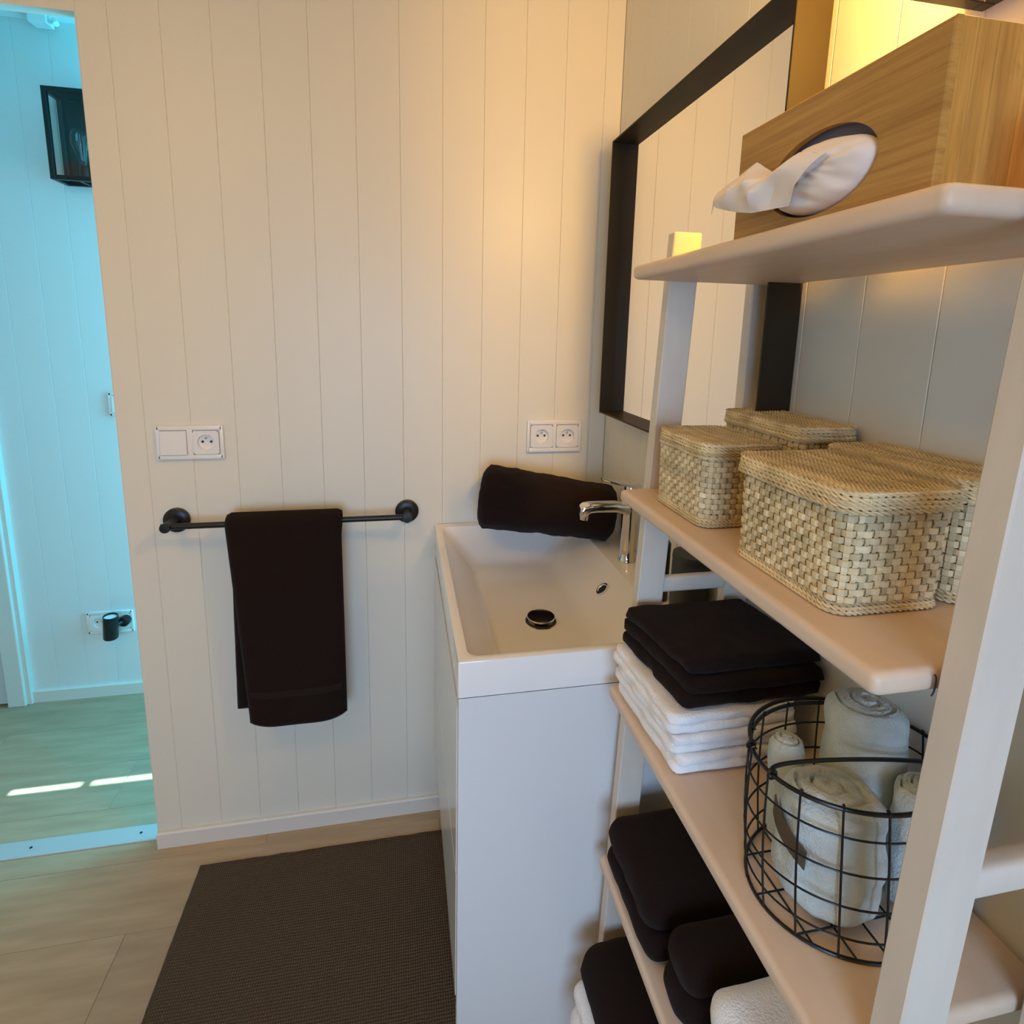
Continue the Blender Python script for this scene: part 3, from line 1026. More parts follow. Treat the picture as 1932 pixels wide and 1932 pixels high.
def tissue_flap():
    # control rows (root in the oval -> free tip), each a polyline
    rows = [
        [(0.3215, -1.030, 1.5270), (0.3160, -1.018, 1.5180), (0.3150, -1.004, 1.5060), (0.3230, -0.990, 1.4950)],
        [(0.3200, -1.000, 1.5340), (0.3090, -0.990, 1.5230), (0.3160, -0.978, 1.5100), (0.3170, -0.968, 1.4955)],
        [(0.3260, -0.972, 1.5300), (0.3120, -0.964, 1.5215), (0.3040, -0.958, 1.5110), (0.3140, -0.950, 1.4965)],
        [(0.3300, -0.9585, 1.5285), (0.3060, -0.950, 1.5240), (0.3080, -0.941, 1.5130), (0.3120, -0.934, 1.5000)],
        [(0.3270, -0.9320, 1.5455), (0.3140, -0.932, 1.5330), (0.3030, -0.922, 1.5190), (0.3120, -0.915, 1.5050)],
        [(0.3180, -0.912, 1.5345), (0.3120, -0.909, 1.5280), (0.3070, -0.904, 1.5190), (0.3080, -0.898, 1.5110)],
        [(0.3120, -0.894, 1.5270), (0.3100, -0.8935, 1.5240), (0.3090, -0.892, 1.5190), (0.3110, -0.890, 1.5150)],
        [(0.3150, -0.885, 1.5250), (0.3140, -0.8845, 1.5200), (0.3120, -0.886, 1.5150), (0.3110, -0.8865, 1.5060)],
    ]
    def cr(p0, p1, p2, p3, t):
        return tuple(0.5 * ((2 * b) + (-a + c) * t + (2 * a - 5 * b + 4 * c - d) * t * t + (-a + 3 * b - 3 * c + d) * t ** 3) for a, b, c, d in zip(p0, p1, p2, p3))
    def ip(lst, t):
        n = len(lst) - 1
        s = min(int(t * n), n - 1)
        f = t * n - s
        g = lambda i: lst[max(0, min(n, i))]
        return cr(g(s - 1), g(s), g(s + 1), g(s + 2), f)
    def ipl(lst, t):
        n = len(lst) - 1
        s_ = min(int(t * n), n - 1)
        f = t * n - s_
        lin = tuple(a * (1 - f) + b * f for a, b in zip(lst[s_], lst[s_ + 1]))
        cv = ip(lst, t)
        return tuple(0.9 * a + 0.1 * b for a, b in zip(lin, cv))
    NU, NV = 42, 18
    grid = []
    for i in range(NU + 1):
        row = [ipl([rows[k][c] for k in range(len(rows))], i / NU) for c in range(4)]
        grid.append([ip(row, j / NV) for j in range(NV + 1)])
    mb = MB()
    th = 0.0004
    loops = []
    for r in grid:
        q = [(p[0] + 0.0012 * noise.noise(Vector((p[0] * 90, p[1] * 90, p[2] * 90))), p[1], p[2]) for p in r]
        loops.append(q + [(p[0] + th, p[1], p[2] + th * 0.5) for p in q[::-1]])
    mb.rings(loops)
    return mb
tissue_flap().build('hanging_corner', M_TISSUE, ts, smooth=True, angle=14)

# ------------------------------------------------------------------ woven baskets
def rope(path, r, pitch, closed=False, ply=2, n=5, segs_per=7):
    """two-ply rope along a polyline path (list of Vector, dense)"""
    pts = [Vector(p) for p in path]
    if closed:
        pts.append(pts[0].copy())
    cum = [0.0]
    for a, b in zip(pts[:-1], pts[1:]):
        cum.append(cum[-1] + (b - a).length)
    Ltot = cum[-1]
    turns = max(1, round(Ltot / pitch))
    N = turns * segs_per
    mb = MB()
    def at(s):
        s = max(0.0, min(Ltot - 1e-9, s))
        lo, hi = 0, len(cum) - 1
        while hi - lo > 1:
            mid = (lo + hi) // 2
            if cum[mid] <= s:
                lo = mid
            else:
                hi = mid
        f = (s - cum[lo]) / max(1e-9, cum[hi] - cum[lo])
        return pts[lo].lerp(pts[hi], f), (pts[hi] - pts[lo]).normalized()
    for p in range(ply):
        line = []
        for i in range(N if closed else N + 1):
            s = Ltot * i / N
            c, t = at(s)
            up = Vector((0, 0, 1)) if abs(t.z) < 0.9 else Vector((1, 0, 0))
            u = t.cross(up).normalized()
            w = t.cross(u)
            a = 2 * PI * turns * i / N + 2 * PI * p / ply
            line.append(c + (u * math.cos(a) + w * math.sin(a)) * r * 0.55)
        mb.tube(line, r * 0.62, n, closed)
    return mb

def rrect_path(cx, cy, hx, hy, r, z, step=0.004):
    pts = []
    for (qx, qy, a0) in ((cx + hx - r, cy + hy - r, 0), (cx - hx + r, cy + hy - r, PI / 2), (cx - hx + r, cy - hy + r, PI), (cx + hx - r, cy - hy + r, 1.5 * PI)):
        for k in range(7):
            a = a0 + k / 6 * PI / 2
            pts.append(Vector((qx + r * math.cos(a), qy + r * math.sin(a), z)))
    # resample evenly
    pts.append(pts[0].copy())
    cum = [0.0]
    for a, b in zip(pts[:-1], pts[1:]):
        cum.append(cum[-1] + (b - a).length)
    n = int(cum[-1] / step)
    out = []
    j = 0
    for i in range(n):
        s = cum[-1] * i / n
        while cum[j + 1] < s:
            j += 1
        f = (s - cum[j]) / (cum[j + 1] - cum[j])
        out.append(pts[j].lerp(pts[j + 1], f))
    return out, cum[-1]

def basket(label, cx, cy, hx, hy, z0, h, full=True, rot=0.0, seed=0, lidgrow=0.006, shear=0.0):
    rnd = random.Random(seed)
    t_ = thing('woven_basket', label, 'basket', (cx, cy, z0), 'lidded seagrass baskets on the middle shelf')
    t_.rotation_euler = (0, 0, rot)
    r = 0.016
    zl = z0 + h           # top of the lid
    zr = zl - 0.017       # lower edge of the lid band
    Rm = Matrix.Rotation(rot, 4, 'Z')
    # everything is written in local coordinates around the base
    def P(path):
        return path
    ox, oy, oz = 0.0, 0.0, 0.0
    hh = h - 0.012
    def flare(k):
        return 1.0 + 0.035 * k
    # dark inner body
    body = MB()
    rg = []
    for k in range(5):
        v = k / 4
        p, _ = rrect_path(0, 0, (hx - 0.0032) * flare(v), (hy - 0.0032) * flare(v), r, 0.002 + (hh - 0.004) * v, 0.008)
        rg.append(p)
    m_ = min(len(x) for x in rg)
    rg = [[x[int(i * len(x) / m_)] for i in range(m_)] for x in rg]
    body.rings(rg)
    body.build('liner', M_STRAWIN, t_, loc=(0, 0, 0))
    # stakes
    per = rrect_path(0, 0, hx, hy, r, 0)[1]
    ns = int(per / 0.0078)
    ns += ns % 2
    fine, _ = rrect_path(0, 0, hx, hy, r, 0, per / (ns * 4) + 1e-6)
    fine = fine[:]
    nf = len(fine)
    def peri(i):   # i in stake units
        q = (i / ns) * nf
        a = int(q) % nf
        b = (a + 1) % nf
        f = q - int(q)
        return fine[a].lerp(fine[b], f)
    def normal_at(i):
        a, b = peri(i - 0.3), peri(i + 0.3)
        t = (b - a).normalized()
        return Vector((t.y, -t.x, 0))
    rows = int((hh - 0.014) / 0.0062)
    zb = 0.010
    rh = (hh - 0.014) / rows
    def vis(p):
        """is this side of the basket ever open to view"""
        return full
    if full:
        for s in range(ns):
            nrm = normal_at(s)
            c0 = peri(s)
            tn = Vector((-nrm.y, nrm.x, 0))
            rg = []
            segs = rows * 2
            w = 0.0021 + rnd.random() * 0.0006
            for k in range(segs + 1):
                zz = zb + (rows * rh) * k / segs
                v = zz / hh
                row = min(rows - 1, int((k / 2)))
                ph = math.cos(PI * (k / 2.0 - 0.5 + s))
                off = 0.0010 * ph
                c = Vector((c0.x * flare(v), c0.y * flare(v), zz)) + nrm * (off)
                rg.append([c - tn * w - nrm * 0.0004, c + tn * w - nrm * 0.0004, c + tn * w + nrm * 0.0004, c - tn * w + nrm * 0.0004])
            MB().rings(rg).build('stake', M_STRAW, t_, loc=(0, 0, 0))
        for q in range(rows):
            rg = []
            zc_ = zb + rh * (q + 0.5)
            v = zc_ / hh
            hw = rh * (0.42 + 0.08 * rnd.random())
            wob = rnd.random() * 6
            M4 = ns * 4
            for k in range(M4):
                s = k / 4
                nrm = normal_at(s)
                c0 = peri(s)
                ph = -math.cos(PI * (q + s))
                ph = max(-1, min(1, ph * 1.8))
                off = 0.0013 * ph + 0.0002 * noise.noise(Vector((s * 0.7, q, seed)))
                dz = 0.0004 * noise.noise(Vector((s * 0.25, q * 3.1, seed + 4)))
                c = Vector((c0.x * flare(v), c0.y * flare(v), zc_ + dz)) + nrm * off
                rg.append([c + Vector((0, 0, -hw)) - nrm * 0.0002, c + Vector((0, 0, hw)) - nrm * 0.0002, c + Vector((0, 0, hw * 0.8)) + nrm * 0.0006, c + Vector((0, 0, -hw * 0.8)) + nrm * 0.0006])
            rg.append(rg[0])
            MB().rings(rg, False, False).build('weaver', M_STRAW, t_, loc=(0, 0, 0))
        # base ropes
        for k in range(3):
            p, _ = rrect_path(0, 0, hx + 0.0012 - 0.0008 * k, hy + 0.0012 - 0.0008 * k, r, 0.0022 + 0.0032 * k)
            rope(p, 0.0019, 0.011, True).build('base_rope', M_STRAW, t_, smooth=True, loc=(0, 0, 0))
    # lid
    lx, ly = hx * flare(1) + lidgrow * 0.6, hy * flare(1) + lidgrow
    hl = h
    for k in range(5):
        p, _ = rrect_path(0, 0, lx - 0.0003 * (4 - k), ly - 0.0003 * (4 - k), r + 0.002, hl - 0.0042 - 0.0035 * k)
        p = [Vector((q.x, q.y, q.z + 0.0012 * noise.noise(Vector((q.x * 30, q.y * 30, k + seed))))) for q in p]
        rope(p, 0.0021, 0.013 + 0.002 * rnd.random(), True).build('lid_rope', M_STRAW, t_, smooth=True, loc=(0, 0, 0))
    n = int(2 * (lx - 0.003) / 0.0040)
    for k in range(n):
        x = -lx + 0.004 + (2 * lx - 0.008) * k / (n - 1)
        e = lx - abs(x)
        cut = 0.0
        if e < r:
            cut = r - math.sqrt(max(0.0, r * r - (r - e) ** 2))
        L2 = ly - 0.002 - cut
        pts = []
        for i in range(13):
            y_ = -L2 + 2 * L2 * i / 12
            sag = 0.0025 * (1 - (x / lx) ** 2) * (1 - (y_ / ly) ** 2) + 0.0012 * noise.noise(Vector((x * 30, y_ * 20, seed + 9)))
            pts.append((x, y_, hl - 0.0022 - sag))
        rope(pts, 0.0019, 0.012, False, n=5, segs_per=6).build('lid_strand', M_STRAW, t_, smooth=True, loc=(0, 0, 0))
    lidp, _ = rrect_path(0, 0, lx - 0.002, ly - 0.002, r, hl - 0.008, 0.01)
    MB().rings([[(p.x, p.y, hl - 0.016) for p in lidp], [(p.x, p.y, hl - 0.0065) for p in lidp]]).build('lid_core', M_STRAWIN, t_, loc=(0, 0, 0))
    return t_
ZS2 = SZ[1] + 0.0006
basket('lidded woven seagrass basket at the near front of the middle shelf, largest in view', 0.400, -0.9960, 0.053, 0.070, ZS2, 0.109, seed=1)
basket('small lidded woven seagrass basket beside the far front upright of the middle shelf', 0.3955, -0.7950, 0.0475, 0.062, ZS2, 0.1035, seed=2, lidgrow=0.002)
basket('taller lidded seagrass basket against the wall behind the small front one', 0.5000, -0.7850, 0.0385, 0.0790, ZS2, 0.124, seed=3, lidgrow=0.003)
basket('lidded seagrass basket against the wall behind the large near one', 0.5020, -0.9850, 0.0385, 0.0790, ZS2, 0.1125, seed=4, lidgrow=0.003)

# ------------------------------------------------------------------ folded towels
def rounded_slab(mb, x0, x1, y0, y1, z0, z1, r, seed, amp=0.003, nx=26, ny=30, nz=6, droop=0.0, skew=0.0, zdome=0.0):
    hx, hy, hz = (x1 - x0) / 2, (y1 - y0) / 2, (z1 - z0) / 2
    cx, cy, cz = (x0 + x1) / 2, (y0 + y1) / 2, (z0 + z1) / 2
    r = min(r, hz * 0.999)
    def axis(n, h):
        # denser near the ends
        return [h * math.sin((i / n - 0.5) * PI) * 0.35 + h * 0.65 * (2 * i / n - 1) for i in range(n + 1)]
    X, Y, Z = axis(nx, hx), axis(ny, hy), axis(nz, hz)
    idx = {}
    def vert(i, j, k):
        key = (i, j, k)
        if key in idx:
            return idx[key]
        p = Vector((X[i], Y[j], Z[k]))
        q = Vector((max(-hx + r, min(hx - r, p.x)), max(-hy + r, min(hy - r, p.y)), max(-hz + r, min(hz - r, p.z))))
        d = p - q
        if d.length > 1e-9:
            p = q + d.normalized() * r
        # horizontally rounded corners
        rc = 0.016
        qx = max(0.0, abs(p.x) - (hx - rc))
        qy = max(0.0, abs(p.y) - (hy - rc))
        l = math.hypot(qx, qy)
        if l > rc and qx > 0 and qy > 0:
            s = rc / l
            p.x = math.copysign(hx - rc + qx * s, p.x)
            p.y = math.copysign(hy - rc + qy * s, p.y)
        top = (p.z + hz) / (2 * hz)
        wz = Vector((cx + p.x, cy + p.y, cz + p.z))
        n1 = noise.noise(Vector((wz.x * 16, wz.y * 16, seed)))
        n2 = noise.noise(Vector((wz.x * 45, wz.y * 45, wz.z * 60 + seed)))
        ex = max(abs(p.x) / hx, abs(p.y) / hy)
        side = max(0.0, (ex - 0.8) / 0.2)
        w = Vector((p.x, p.y, 0))
        if w.length > 0:
            w.normalize()
        wz += w * (amp * side * (n2 * 0.9 + n1 * 0.9))
        wz.z += (amp * 0.45 * n1 + amp * 0.2 * n2) * (0.3 + 0.7 * top) + zdome * (1 - ex * ex) * top
        wz.z -= droop * max(0.0, (-(p.x) / hx)) ** 3 * top
        wz.x += skew * (p.y / hy) 
        idx[key] = len(mb.v)
        mb.v.append(tuple(wz))
        return idx[key]
    def q4(a, b, c, d):
        mb.f.append((a, b, c, d))
    for i in range(nx):
        for j in range(ny):
            q4(vert(i, j, 0), vert(i, j + 1, 0), vert(i + 1, j + 1, 0), vert(i + 1, j, 0))
            q4(vert(i, j, nz), vert(i + 1, j, nz), vert(i + 1, j + 1, nz), vert(i, j + 1, nz))
    for k in range(nz):
        for i in range(nx):
            q4(vert(i, 0, k), vert(i + 1, 0, k), vert(i + 1, 0, k + 1), vert(i, 0, k + 1))
            q4(vert(i, ny, k), vert(i, ny, k + 1), vert(i + 1, ny, k + 1), vert(i + 1, ny, k))
        for j in range(ny):
            q4(vert(0, j, k), vert(0, j, k + 1), vert(0, j + 1, k + 1), vert(0, j + 1, k))
            q4(vert(nx, j, k), vert(nx, j + 1, k), vert(nx, j + 1, k + 1), vert(nx, j, k + 1))

def folded_towel(label, x0, x1, y0, y1, z0, z1, layers, m, seed, group, amp=0.003, skew=0.0, droop=0.0, jit=0.004, zdome=0.0, name='folded_towel'):
    mb = MB()
    rnd = random.Random(seed)
    t_ = (z1 - z0) / layers
    for k in range(layers):
        a, b_ = z0 + t_ * k, z0 + t_ * (k + 1)
        j1, j2 = rnd.uniform(-jit, jit) * 0.7, rnd.uniform(-jit, jit)
        rounded_slab(mb, x0 + j1 + jit, x1 - jit * 0.2, y0 + j2 + jit, y1 - jit, a + (0.0 if k == 0 else -0.0012), b_, t_ * 0.5, seed + k * 7.7, amp=amp if k else amp * 0.7, skew=skew, droop=droop, zdome=zdome)
    o = mb.build(name, m, smooth=True, angle=85)
    # the folds open towards the far side: thin hem strip at the near face
    tag(o, label, 'towel', group)
    return o
G3, G4, G5 = 'folded towels on the shelf under the baskets', 'folded towels on the fourth shelf', 'folded towels on the lowest shelf'
z3 = SZ[2] + 0.0015
XR = XW - 0.010
folded_towel('folded white towel at the bottom of the pile next to the wire basket', 0.323, 0.50, -0.877, -0.690, z3, z3 + 0.027, 2, M_WHITET, 11, G3, amp=0.0042, skew=-0.004)
folded_towel('folded white towel in the middle of the pile next to the wire basket', 0.316, 0.50, -0.875, -0.689, z3 + 0.0275, z3 + 0.054, 2, M_WHITET, 12, G3, amp=0.0045, skew=-0.004)
folded_towel('topmost white towel of the pile, right under the brown cloths', 0.314, 0.50, -0.874, -0.6885, z3 + 0.0545, z3 + 0.080, 2, M_WHITET, 13, G3, amp=0.0045, skew=-0.005)
zb_ = z3 + 0.081
folded_towel('lowest dark brown folded cloth, resting on the white towels', 0.331, 0.535, -0.868, -0.686, zb_, zb_ + 0.021, 1, M_BROWN, 21, G3, amp=0.008, skew=-0.010)
folded_towel('middle dark brown folded cloth of the three on the white towels', 0.329, 0.535, -0.866, -0.687, zb_ + 0.0215, zb_ + 0.040, 1, M_BROWN, 22, G3, amp=0.008, skew=-0.011)
folded_towel('topmost dark brown folded cloth just below the basket shelf', 0.333, 0.537, -0.860, -0.689, zb_ + 0.0405, zb_ + 0.060, 1, M_BROWN, 23, G3, amp=0.008, skew=-0.012)
z4 = SZ[3] + 0.0015
folded_towel('dark brown folded towel at the far end of the fourth shelf, bottom of its pair', 0.319, XR, -0.862, -0.687, z4, z4 + 0.042, 1, M_BROWN, 31, G4, amp=0.004)
folded_towel('dark brown folded towel at the far end of the fourth shelf, top of its pair', 0.316, XR, -0.858, -0.690, z4 + 0.0425, z4 + 0.096, 1, M_BROWN, 32, G4, amp=0.004, zdome=0.004)
folded_towel('dark brown folded towel standing nearer on the fourth shelf beside the white one', 0.325, XR, -0.945, -0.868, z4, z4 + 0.102, 2, M_BROWN, 33, G4, amp=0.004, jit=0.003)
folded_towel('lower white towel at the near end of the fourth shelf', 0.331, XR, -1.128, -0.955, z4, z4 + 0.060, 1, M_WHITET, 34, G4, amp=0.004)
folded_towel('upper white towel at the near end of the fourth shelf', 0.334, XR, -1.125, -0.952, z4 + 0.0615, z4 + 0.120, 1, M_WHITET, 35, G4, amp=0.004)
z5 = SZ[4] + 0.0015
folded_towel('thick white folded towel bulging out at the bottom of the lowest shelf pile', 0.262, XR, -1.05, -0.690, z5, z5 + 0.058, 1, M_WHITET, 41, G5, amp=0.005)
folded_towel('second white folded towel under the brown one on the lowest shelf', 0.268, XR, -1.045, -0.692, z5 + 0.061, z5 + 0.097, 1, M_WHITET, 42, G5, amp=0.005)
folded_towel('dark brown folded towel on top of the white ones on the lowest shelf', 0.279, XR, -1.05, -0.688, z5 + 0.101, z5 + 0.178, 1, M_BROWN, 43, G5, amp=0.005, droop=0.012)

# ------------------------------------------------------------------ wire basket with rolled towels
wbk = thing('wire_basket', 'black round wire basket with two handles at the near end of the towel shelf', 'basket', (0.44, -1.02, SZ[2]))
ZB0, ZB1 = SZ[2] + 0.0025, 0.972
def ellipse(v, n=64):
    cx = 0.438 + 0.005 * v
    cy = -1.026 + 0.018 * v
    a = 0.0985 + 0.0015 * v
    b_ = 0.077 - 0.002 * v
    bulge = 1 + 0.035 * math.sin(PI * v)
    z = ZB0 + (ZB1 - ZB0) * v
    return [Vector((cx + a * bulge * math.cos(2 * PI * k / n), cy + b_ * bulge * math.sin(2 * PI * k / n), z)) for k in range(n)]
def ell_at(v, ang):
    cx = 0.438 + 0.005 * v
    cy = -1.026 + 0.018 * v
    a = 0.0985 + 0.0015 * v
    b_ = 0.077 - 0.002 * v
    bulge = 1 + 0.035 * math.sin(PI * v)
    return Vector((cx + a * bulge * math.cos(ang), cy + b_ * bulge * math.sin(ang), ZB0 + (ZB1 - ZB0) * v))
MB().tube(ellipse(0.0), 0.0017, 8, True).build('base_ring', M_WIRE, wbk, smooth=True)
for v in (0.14, 0.36, 0.59, 0.82):
    MB().tube(ellipse(v), 0.00105, 6, True).build('hoop', M_WIRE, wbk, smooth=True)
MB().tube(ellipse(1.0), 0.0021, 8, True).build('rim', M_WIRE, wbk, smooth=True)
NW = 16
for k in range(NW):
    a = 2 * PI * (k + 0.35) / NW
    pts = [ell_at(i / 10, a) + Vector((math.cos(a), math.sin(a), 0)) * 0.0010 for i in range(11)]
    top = pts[-1]
    pts += [top + Vector((0, 0, 0.0022)), top + Vector((-math.cos(a) * 0.002, -math.sin(a) * 0.002, 0.0035)), top + Vector((-math.cos(a) * 0.0042, -math.sin(a) * 0.0042, 0.0012))]
    MB().tube(pts, 0.00115, 6).build('upright_wire', M_WIRE, wbk, smooth=True)
for k in range(6):
    x = 0.438 + (-0.075 + 0.03 * k)
    hh_ = 0.077 * math.sqrt(max(0, 1 - ((x - 0.438) / 0.0985) ** 2))
    MB().tube([(x, -1.026 - hh_, ZB0), (x, -1.026 + hh_, ZB0)], 0.0010, 6).build('base_wire', M_WIRE, wbk, smooth=True)
for k in range(3):
    y_ = -1.026 + (-0.04 + 0.04 * k)
    hh_ = 0.0985 * math.sqrt(max(0, 1 - ((y_ + 1.026) / 0.077) ** 2))
    MB().tube([(0.438 - hh_, y_, ZB0 + 0.0018), (0.438 + hh_, y_, ZB0 + 0.0018)], 0.0010, 6).build('base_wire', M_WIRE, wbk, smooth=True)
# handle folded inwards over the towels, near side
hp = []
for i in range(25):
    t = i / 24
    a = PI + 0.18 + t * (PI - 0.75)
    e = ell_at(1.0, a)
    inward = math.sin(PI * t)
    hp.append(Vector((e.x, e.y + 0.052 * inward ** 0.8, e.z + 0.003 + 0.009 * inward)))
MB().tube(hp, 0.0021, 8).build('handle', M_WIRE, wbk, smooth=True)
MB().tube([ell_at(1.0, PI + 0.18) + Vector((0.0045 * math.cos(q), 0, 0.0045 * math.sin(q))) for q in [2 * PI * k / 12 for k in range(12)]], 0.0014, 6, True).build('handle_eye', M_WIRE, wbk, smooth=True)
hp = []
for i in range(25):
    t = i / 24
    a = 0.35 + t * (PI - 0.7)
    e = ell_at(1.0, a)
    inward = math.sin(PI * t)
    hp.append(Vector((e.x, e.y + 0.010 * inward, e.z + 0.003 - 0.004 * inward)))
MB().tube(hp, 0.0021, 8).build('handle', M_WIRE, wbk, smooth=True)
for k in range(2):
    a = 0.35 if k else PI - 0.35
    MB().tube([ell_at(1.0, a) + Vector((0.0045 * math.cos(q), 0, 0.0045 * math.sin(q))) for q in [2 * PI * i / 12 for i in range(12)]], 0.0014, 6, True).build('handle_eye', M_WIRE, wbk, smooth=True)

GW = 'grey towels in the wire basket'
zw = ZB0 + 0.0045
def bulky_roll(label, base, top, r, seed, amp=0.005, squash=1.0):
    o = rolled_towel('rolled_towel', label, base, top, r, r * 0.97, M_GREYT, loops=2.6, seed=seed, group=GW, amp=amp, squash=squash)
    return o
front = bulky_roll('pale grey rolled towel with a brown label strip at the front of the wire basket', (0.402, -1.038, zw + 0.008), (0.406, -1.030, 0.952), 0.0455, 51, amp=0.006)
bulky_roll('tallest grey green rolled towel, sticking out at the back of the wire basket', (0.478, -0.993, zw + 0.007), (0.480, -0.985, 1.003), 0.0380, 52, amp=0.004)
bulky_roll('grey rolled towel at the right of the wire basket beside the upright', (0.486, -1.060, zw + 0.007), (0.486, -1.053, 0.962), 0.0260, 53, amp=0.006)
bulky_roll('grey towel roll lying low at the far left inside the wire basket', (0.405, -0.976, zw + 0.006), (0.405, -0.968, 0.955), 0.0175, 54, amp=0.004)
# brown label strip on the front roll
lab = MB()
lp = []
for i in range(11):
    t = 0.08 + i / 10 * 0.62
    p = Vector((0.3620, -1.006, 0.930)).lerp(Vector((0.3700, -1.073, 0.901)), t)
    c = Vector((0.4045, -1.033, p.z))
    d = (p - c)
    d.z = 0
    p = c + d.normalized() * 0.0485
    p.z = 0.930 - 0.030 * t
    n_ = d.normalized()
    lp.append([p + Vector((0, 0, 0.0098)), p + Vector((0, 0, 0.0098)) + n_ * 0.0016, p - Vector((0, 0, 0.0098)) + n_ * 0.0016, p - Vector((0, 0, 0.0098))])
lab.rings(lp)
lab.build('label_strip', M_TAG, front)

# ------------------------------------------------------------------ things on the basin ledge behind the shelf
can = thing('canister', 'dark grey round canister on the basin ledge behind the towels', 'canister', (0.512, -0.560, ZV))
MB().lathe([(0.024, 0.0004), (0.0325, 0.004), (0.0335, 0.012), (0.0335, 0.105), (0.032, 0.110)], (0.5128, -0.560, ZV), n=36).build('body', M_GREYPLASTIC, can, smooth=True)
MB().lathe([(0.0335, 0.110), (0.0340, 0.114), (0.0330, 0.122), (0.010, 0.124)], (0.5128, -0.560, ZV), n=36).build('lid', M_GREYPLASTIC, can, smooth=True)
dsp = thing('soap_dispenser', 'slim black soap dispenser on the basin ledge beside the shelf upright', 'soap dispenser', (0.49, -0.488, ZV))
MB().lathe([(0.017, 0.0004), (0.019, 0.003), (0.019, 0.115), (0.012, 0.125), (0.007, 0.128), (0.007, 0.140)], (0.4885, -0.488, ZV), n=28).build('bottle', M_BLACKMETAL, dsp, smooth=True)
pm = MB().lathe([(0.009, 0.140), (0.009, 0.152), (0.004, 0.153), (0.004, 0.166)], (0.4885, -0.488, ZV), n=20)
pm.tube([(0.4885, -0.488, ZV + 0.166), (0.4785, -0.488, ZV + 0.168), (0.4595, -0.488, ZV + 0.163)], 0.0035, 8)
pm.build('pump', M_BLACKMETAL, dsp, smooth=True)

# ------------------------------------------------------------------ wall lanterns
def lantern(label, w, d, h, lit):
    """local: wall plane x=0, sticks out to -x by d, runs along y by w (centred), z from 0 to h"""
    t_ = thing('wall_lantern', label, 'lantern', (0, 0, 0))
    f = MB()
    bt = 0.0135
    for ya in (-w / 2, w / 2 - bt):
        for xa in (-d, -bt - 0.001):
            f.box((xa, ya, 0), (xa + bt, ya + bt, h), 0.0008, 1)
    for z in (0, h - bt):
        f.box((-d, -w / 2 + bt, z), (-d + bt, w / 2 - bt, z + bt), 0.0008, 1)
        f.box((-bt - 0.001, -w / 2 + bt, z), (-0.001, w / 2 - bt, z + bt), 0.0008, 1)
        for ya in (-w / 2, w / 2 - bt):
            f.box((-d + bt, ya, z), (-bt - 0.001, ya + bt, z + bt), 0.0008, 1)
    f.build('frame', M_BLACKMETAL, t_, loc=(0, 0, 0))
    MB().box((-0.004, -w / 2 + bt, bt), (-0.001, w / 2 - bt, h - bt)).build('back_plate', M_BLACKMETAL, t_, loc=(0, 0, 0))
    MB().box((-d + bt, -w / 2 + bt, h - 0.004), (-bt - 0.001, w / 2 - bt, h - 0.001)).build('top_plate', M_BLACKMETAL, t_, loc=(0, 0, 0))
    MB().box((-d + 0.003, -w / 2 + bt, bt), (-d + 0.005, w / 2 - bt, h - bt)).build('glass_pane', M_GLASS, t_, loc=(0, 0, 0))
    for ya in (-w / 2 + 0.003, w / 2 - 0.005):
        MB().box((-d + bt, ya, bt), (-bt - 0.001, ya + 0.002, h - bt)).build('glass_pane', M_GLASS, t_, loc=(0, 0, 0))
    # lamp holder stands on a cross bar at the bottom
    hd = MB()
    hd.box((-d + bt, -0.006, 0.001), (-bt - 0.001, 0.006, 0.006))
    hd.lathe([(0.013, 0.006), (0.014, 0.010), (0.014, 0.052), (0.012, 0.055)], (-d / 2, 0, 0), n=24)
    hd.build('lamp_holder', M_BLACKMETAL, t_, smooth=True, loc=(0, 0, 0))
    bl = MB().lathe([(0.011, 0.055), (0.012, 0.066), (0.020, 0.086), (0.028, 0.112), (0.030, 0.132), (0.026, 0.152), (0.014, 0.166), (0.002, 0.170)], (-d / 2, 0, 0), n=28)
    bo = bl.build('bulb', M_BULBGLASS, t_, smooth=True, loc=(0, 0, 0))
    fl = MB()
    for k in range(4):
        a = 2 * PI * k / 4
        fl.tube([(-d / 2 + 0.004 * math.cos(a), 0.004 * math.sin(a), 0.07), (-d / 2 + 0.011 * math.cos(a), 0.011 * math.sin(a), 0.145)], 0.0006, 6)
    fo = fl.build('filament', M_FIL_ON if lit else M_FIL_OFF, bo, loc=(0, 0, 0))
    return t_
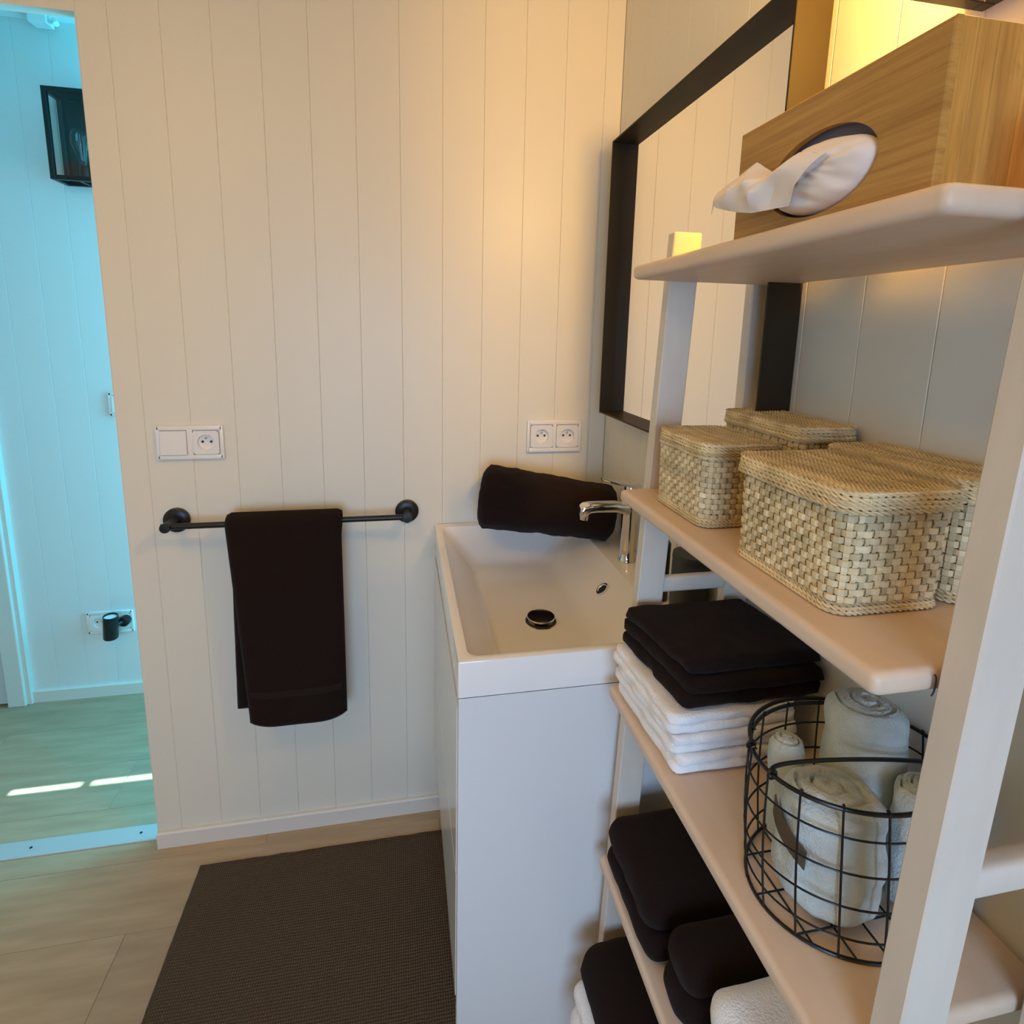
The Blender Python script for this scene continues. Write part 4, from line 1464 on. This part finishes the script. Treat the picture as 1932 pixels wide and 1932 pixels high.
ln1 = lantern('black box wall lantern with its bulb lit, above the tissue box', 0.132, 0.093, 0.265, True)
ln1.location = (XW, -1.002, 1.695)
ln2 = lantern('black box wall lantern with an unlit bulb on the hallway wall', 0.150, 0.093, 0.265, False)
ln2.rotation_euler = (0, 0, PI / 2)
ln2.location = (-1.056 + 0.075, YH, 1.819)
lamp = light('lantern_light', 'POINT', (XW - 0.0465, -1.002, 1.822), 29, (1.0, 0.53, 0.10), radius=0.018)

# ------------------------------------------------------------------ hallway fittings
sp_ = thing('wall_spot', 'black cylindrical spot with a white top plugged at the low hallway socket', 'spotlight', (-1.035, 0.66, 0.30))
MB().lathe([(0.022, 0), (0.0235, 0.002), (0.0235, 0.088), (0.0215, 0.0885), (0.0215, 0.080)], (-1.046, 0.655, 0.262), (0.10, -0.06, 1), n=32, cap1=False).build('tube', M_BLACKMETAL, sp_, smooth=True, angle=50)
MB().lathe([(0.0213, 0.0795), (0.0213, 0.081)], (-1.046, 0.655, 0.262), (0.10, -0.06, 1), n=32).build('diffuser', M_SPOTWHITE, sp_)
MB().tube([(-1.035, 0.658, 0.305), (-1.018, 0.680, 0.307)], 0.007, 10).build('arm', M_BLACKMETAL, sp_, smooth=True)
MB().lathe([(0.0185, 0.011), (0.0190, 0.020), (0.0180, 0.032), (0.012, 0.035)], (-1.014, YH, 0.305), (0, -1, 0), n=28).build('mount', M_BLACKMETAL, sp_, smooth=True)

cl = thing('ceiling_spot', 'small square ceiling fitting with a swivel spot in the hallway', 'spotlight', (-1.06, 0.65, ZC))
MB().box((-1.088, 0.655, ZC - 0.030), (-1.036, 0.700, ZC - 0.0002), 0.003).build('base', M_PLASTIC, cl)
MB().tube([(-1.040, 0.670, ZC - 0.020), (-1.026, 0.668, ZC - 0.022)], 0.004, 8).build('swivel', M_CHROME, cl)
MB().lathe([(0.006, 0.0), (0.0085, 0.004), (0.0085, 0.020), (0.0070, 0.021)], (-1.024, 0.668, ZC - 0.014), (0.55, -0.35, -0.75), n=20).build('spot_head', M_SPOTWHITE, cl, smooth=True)
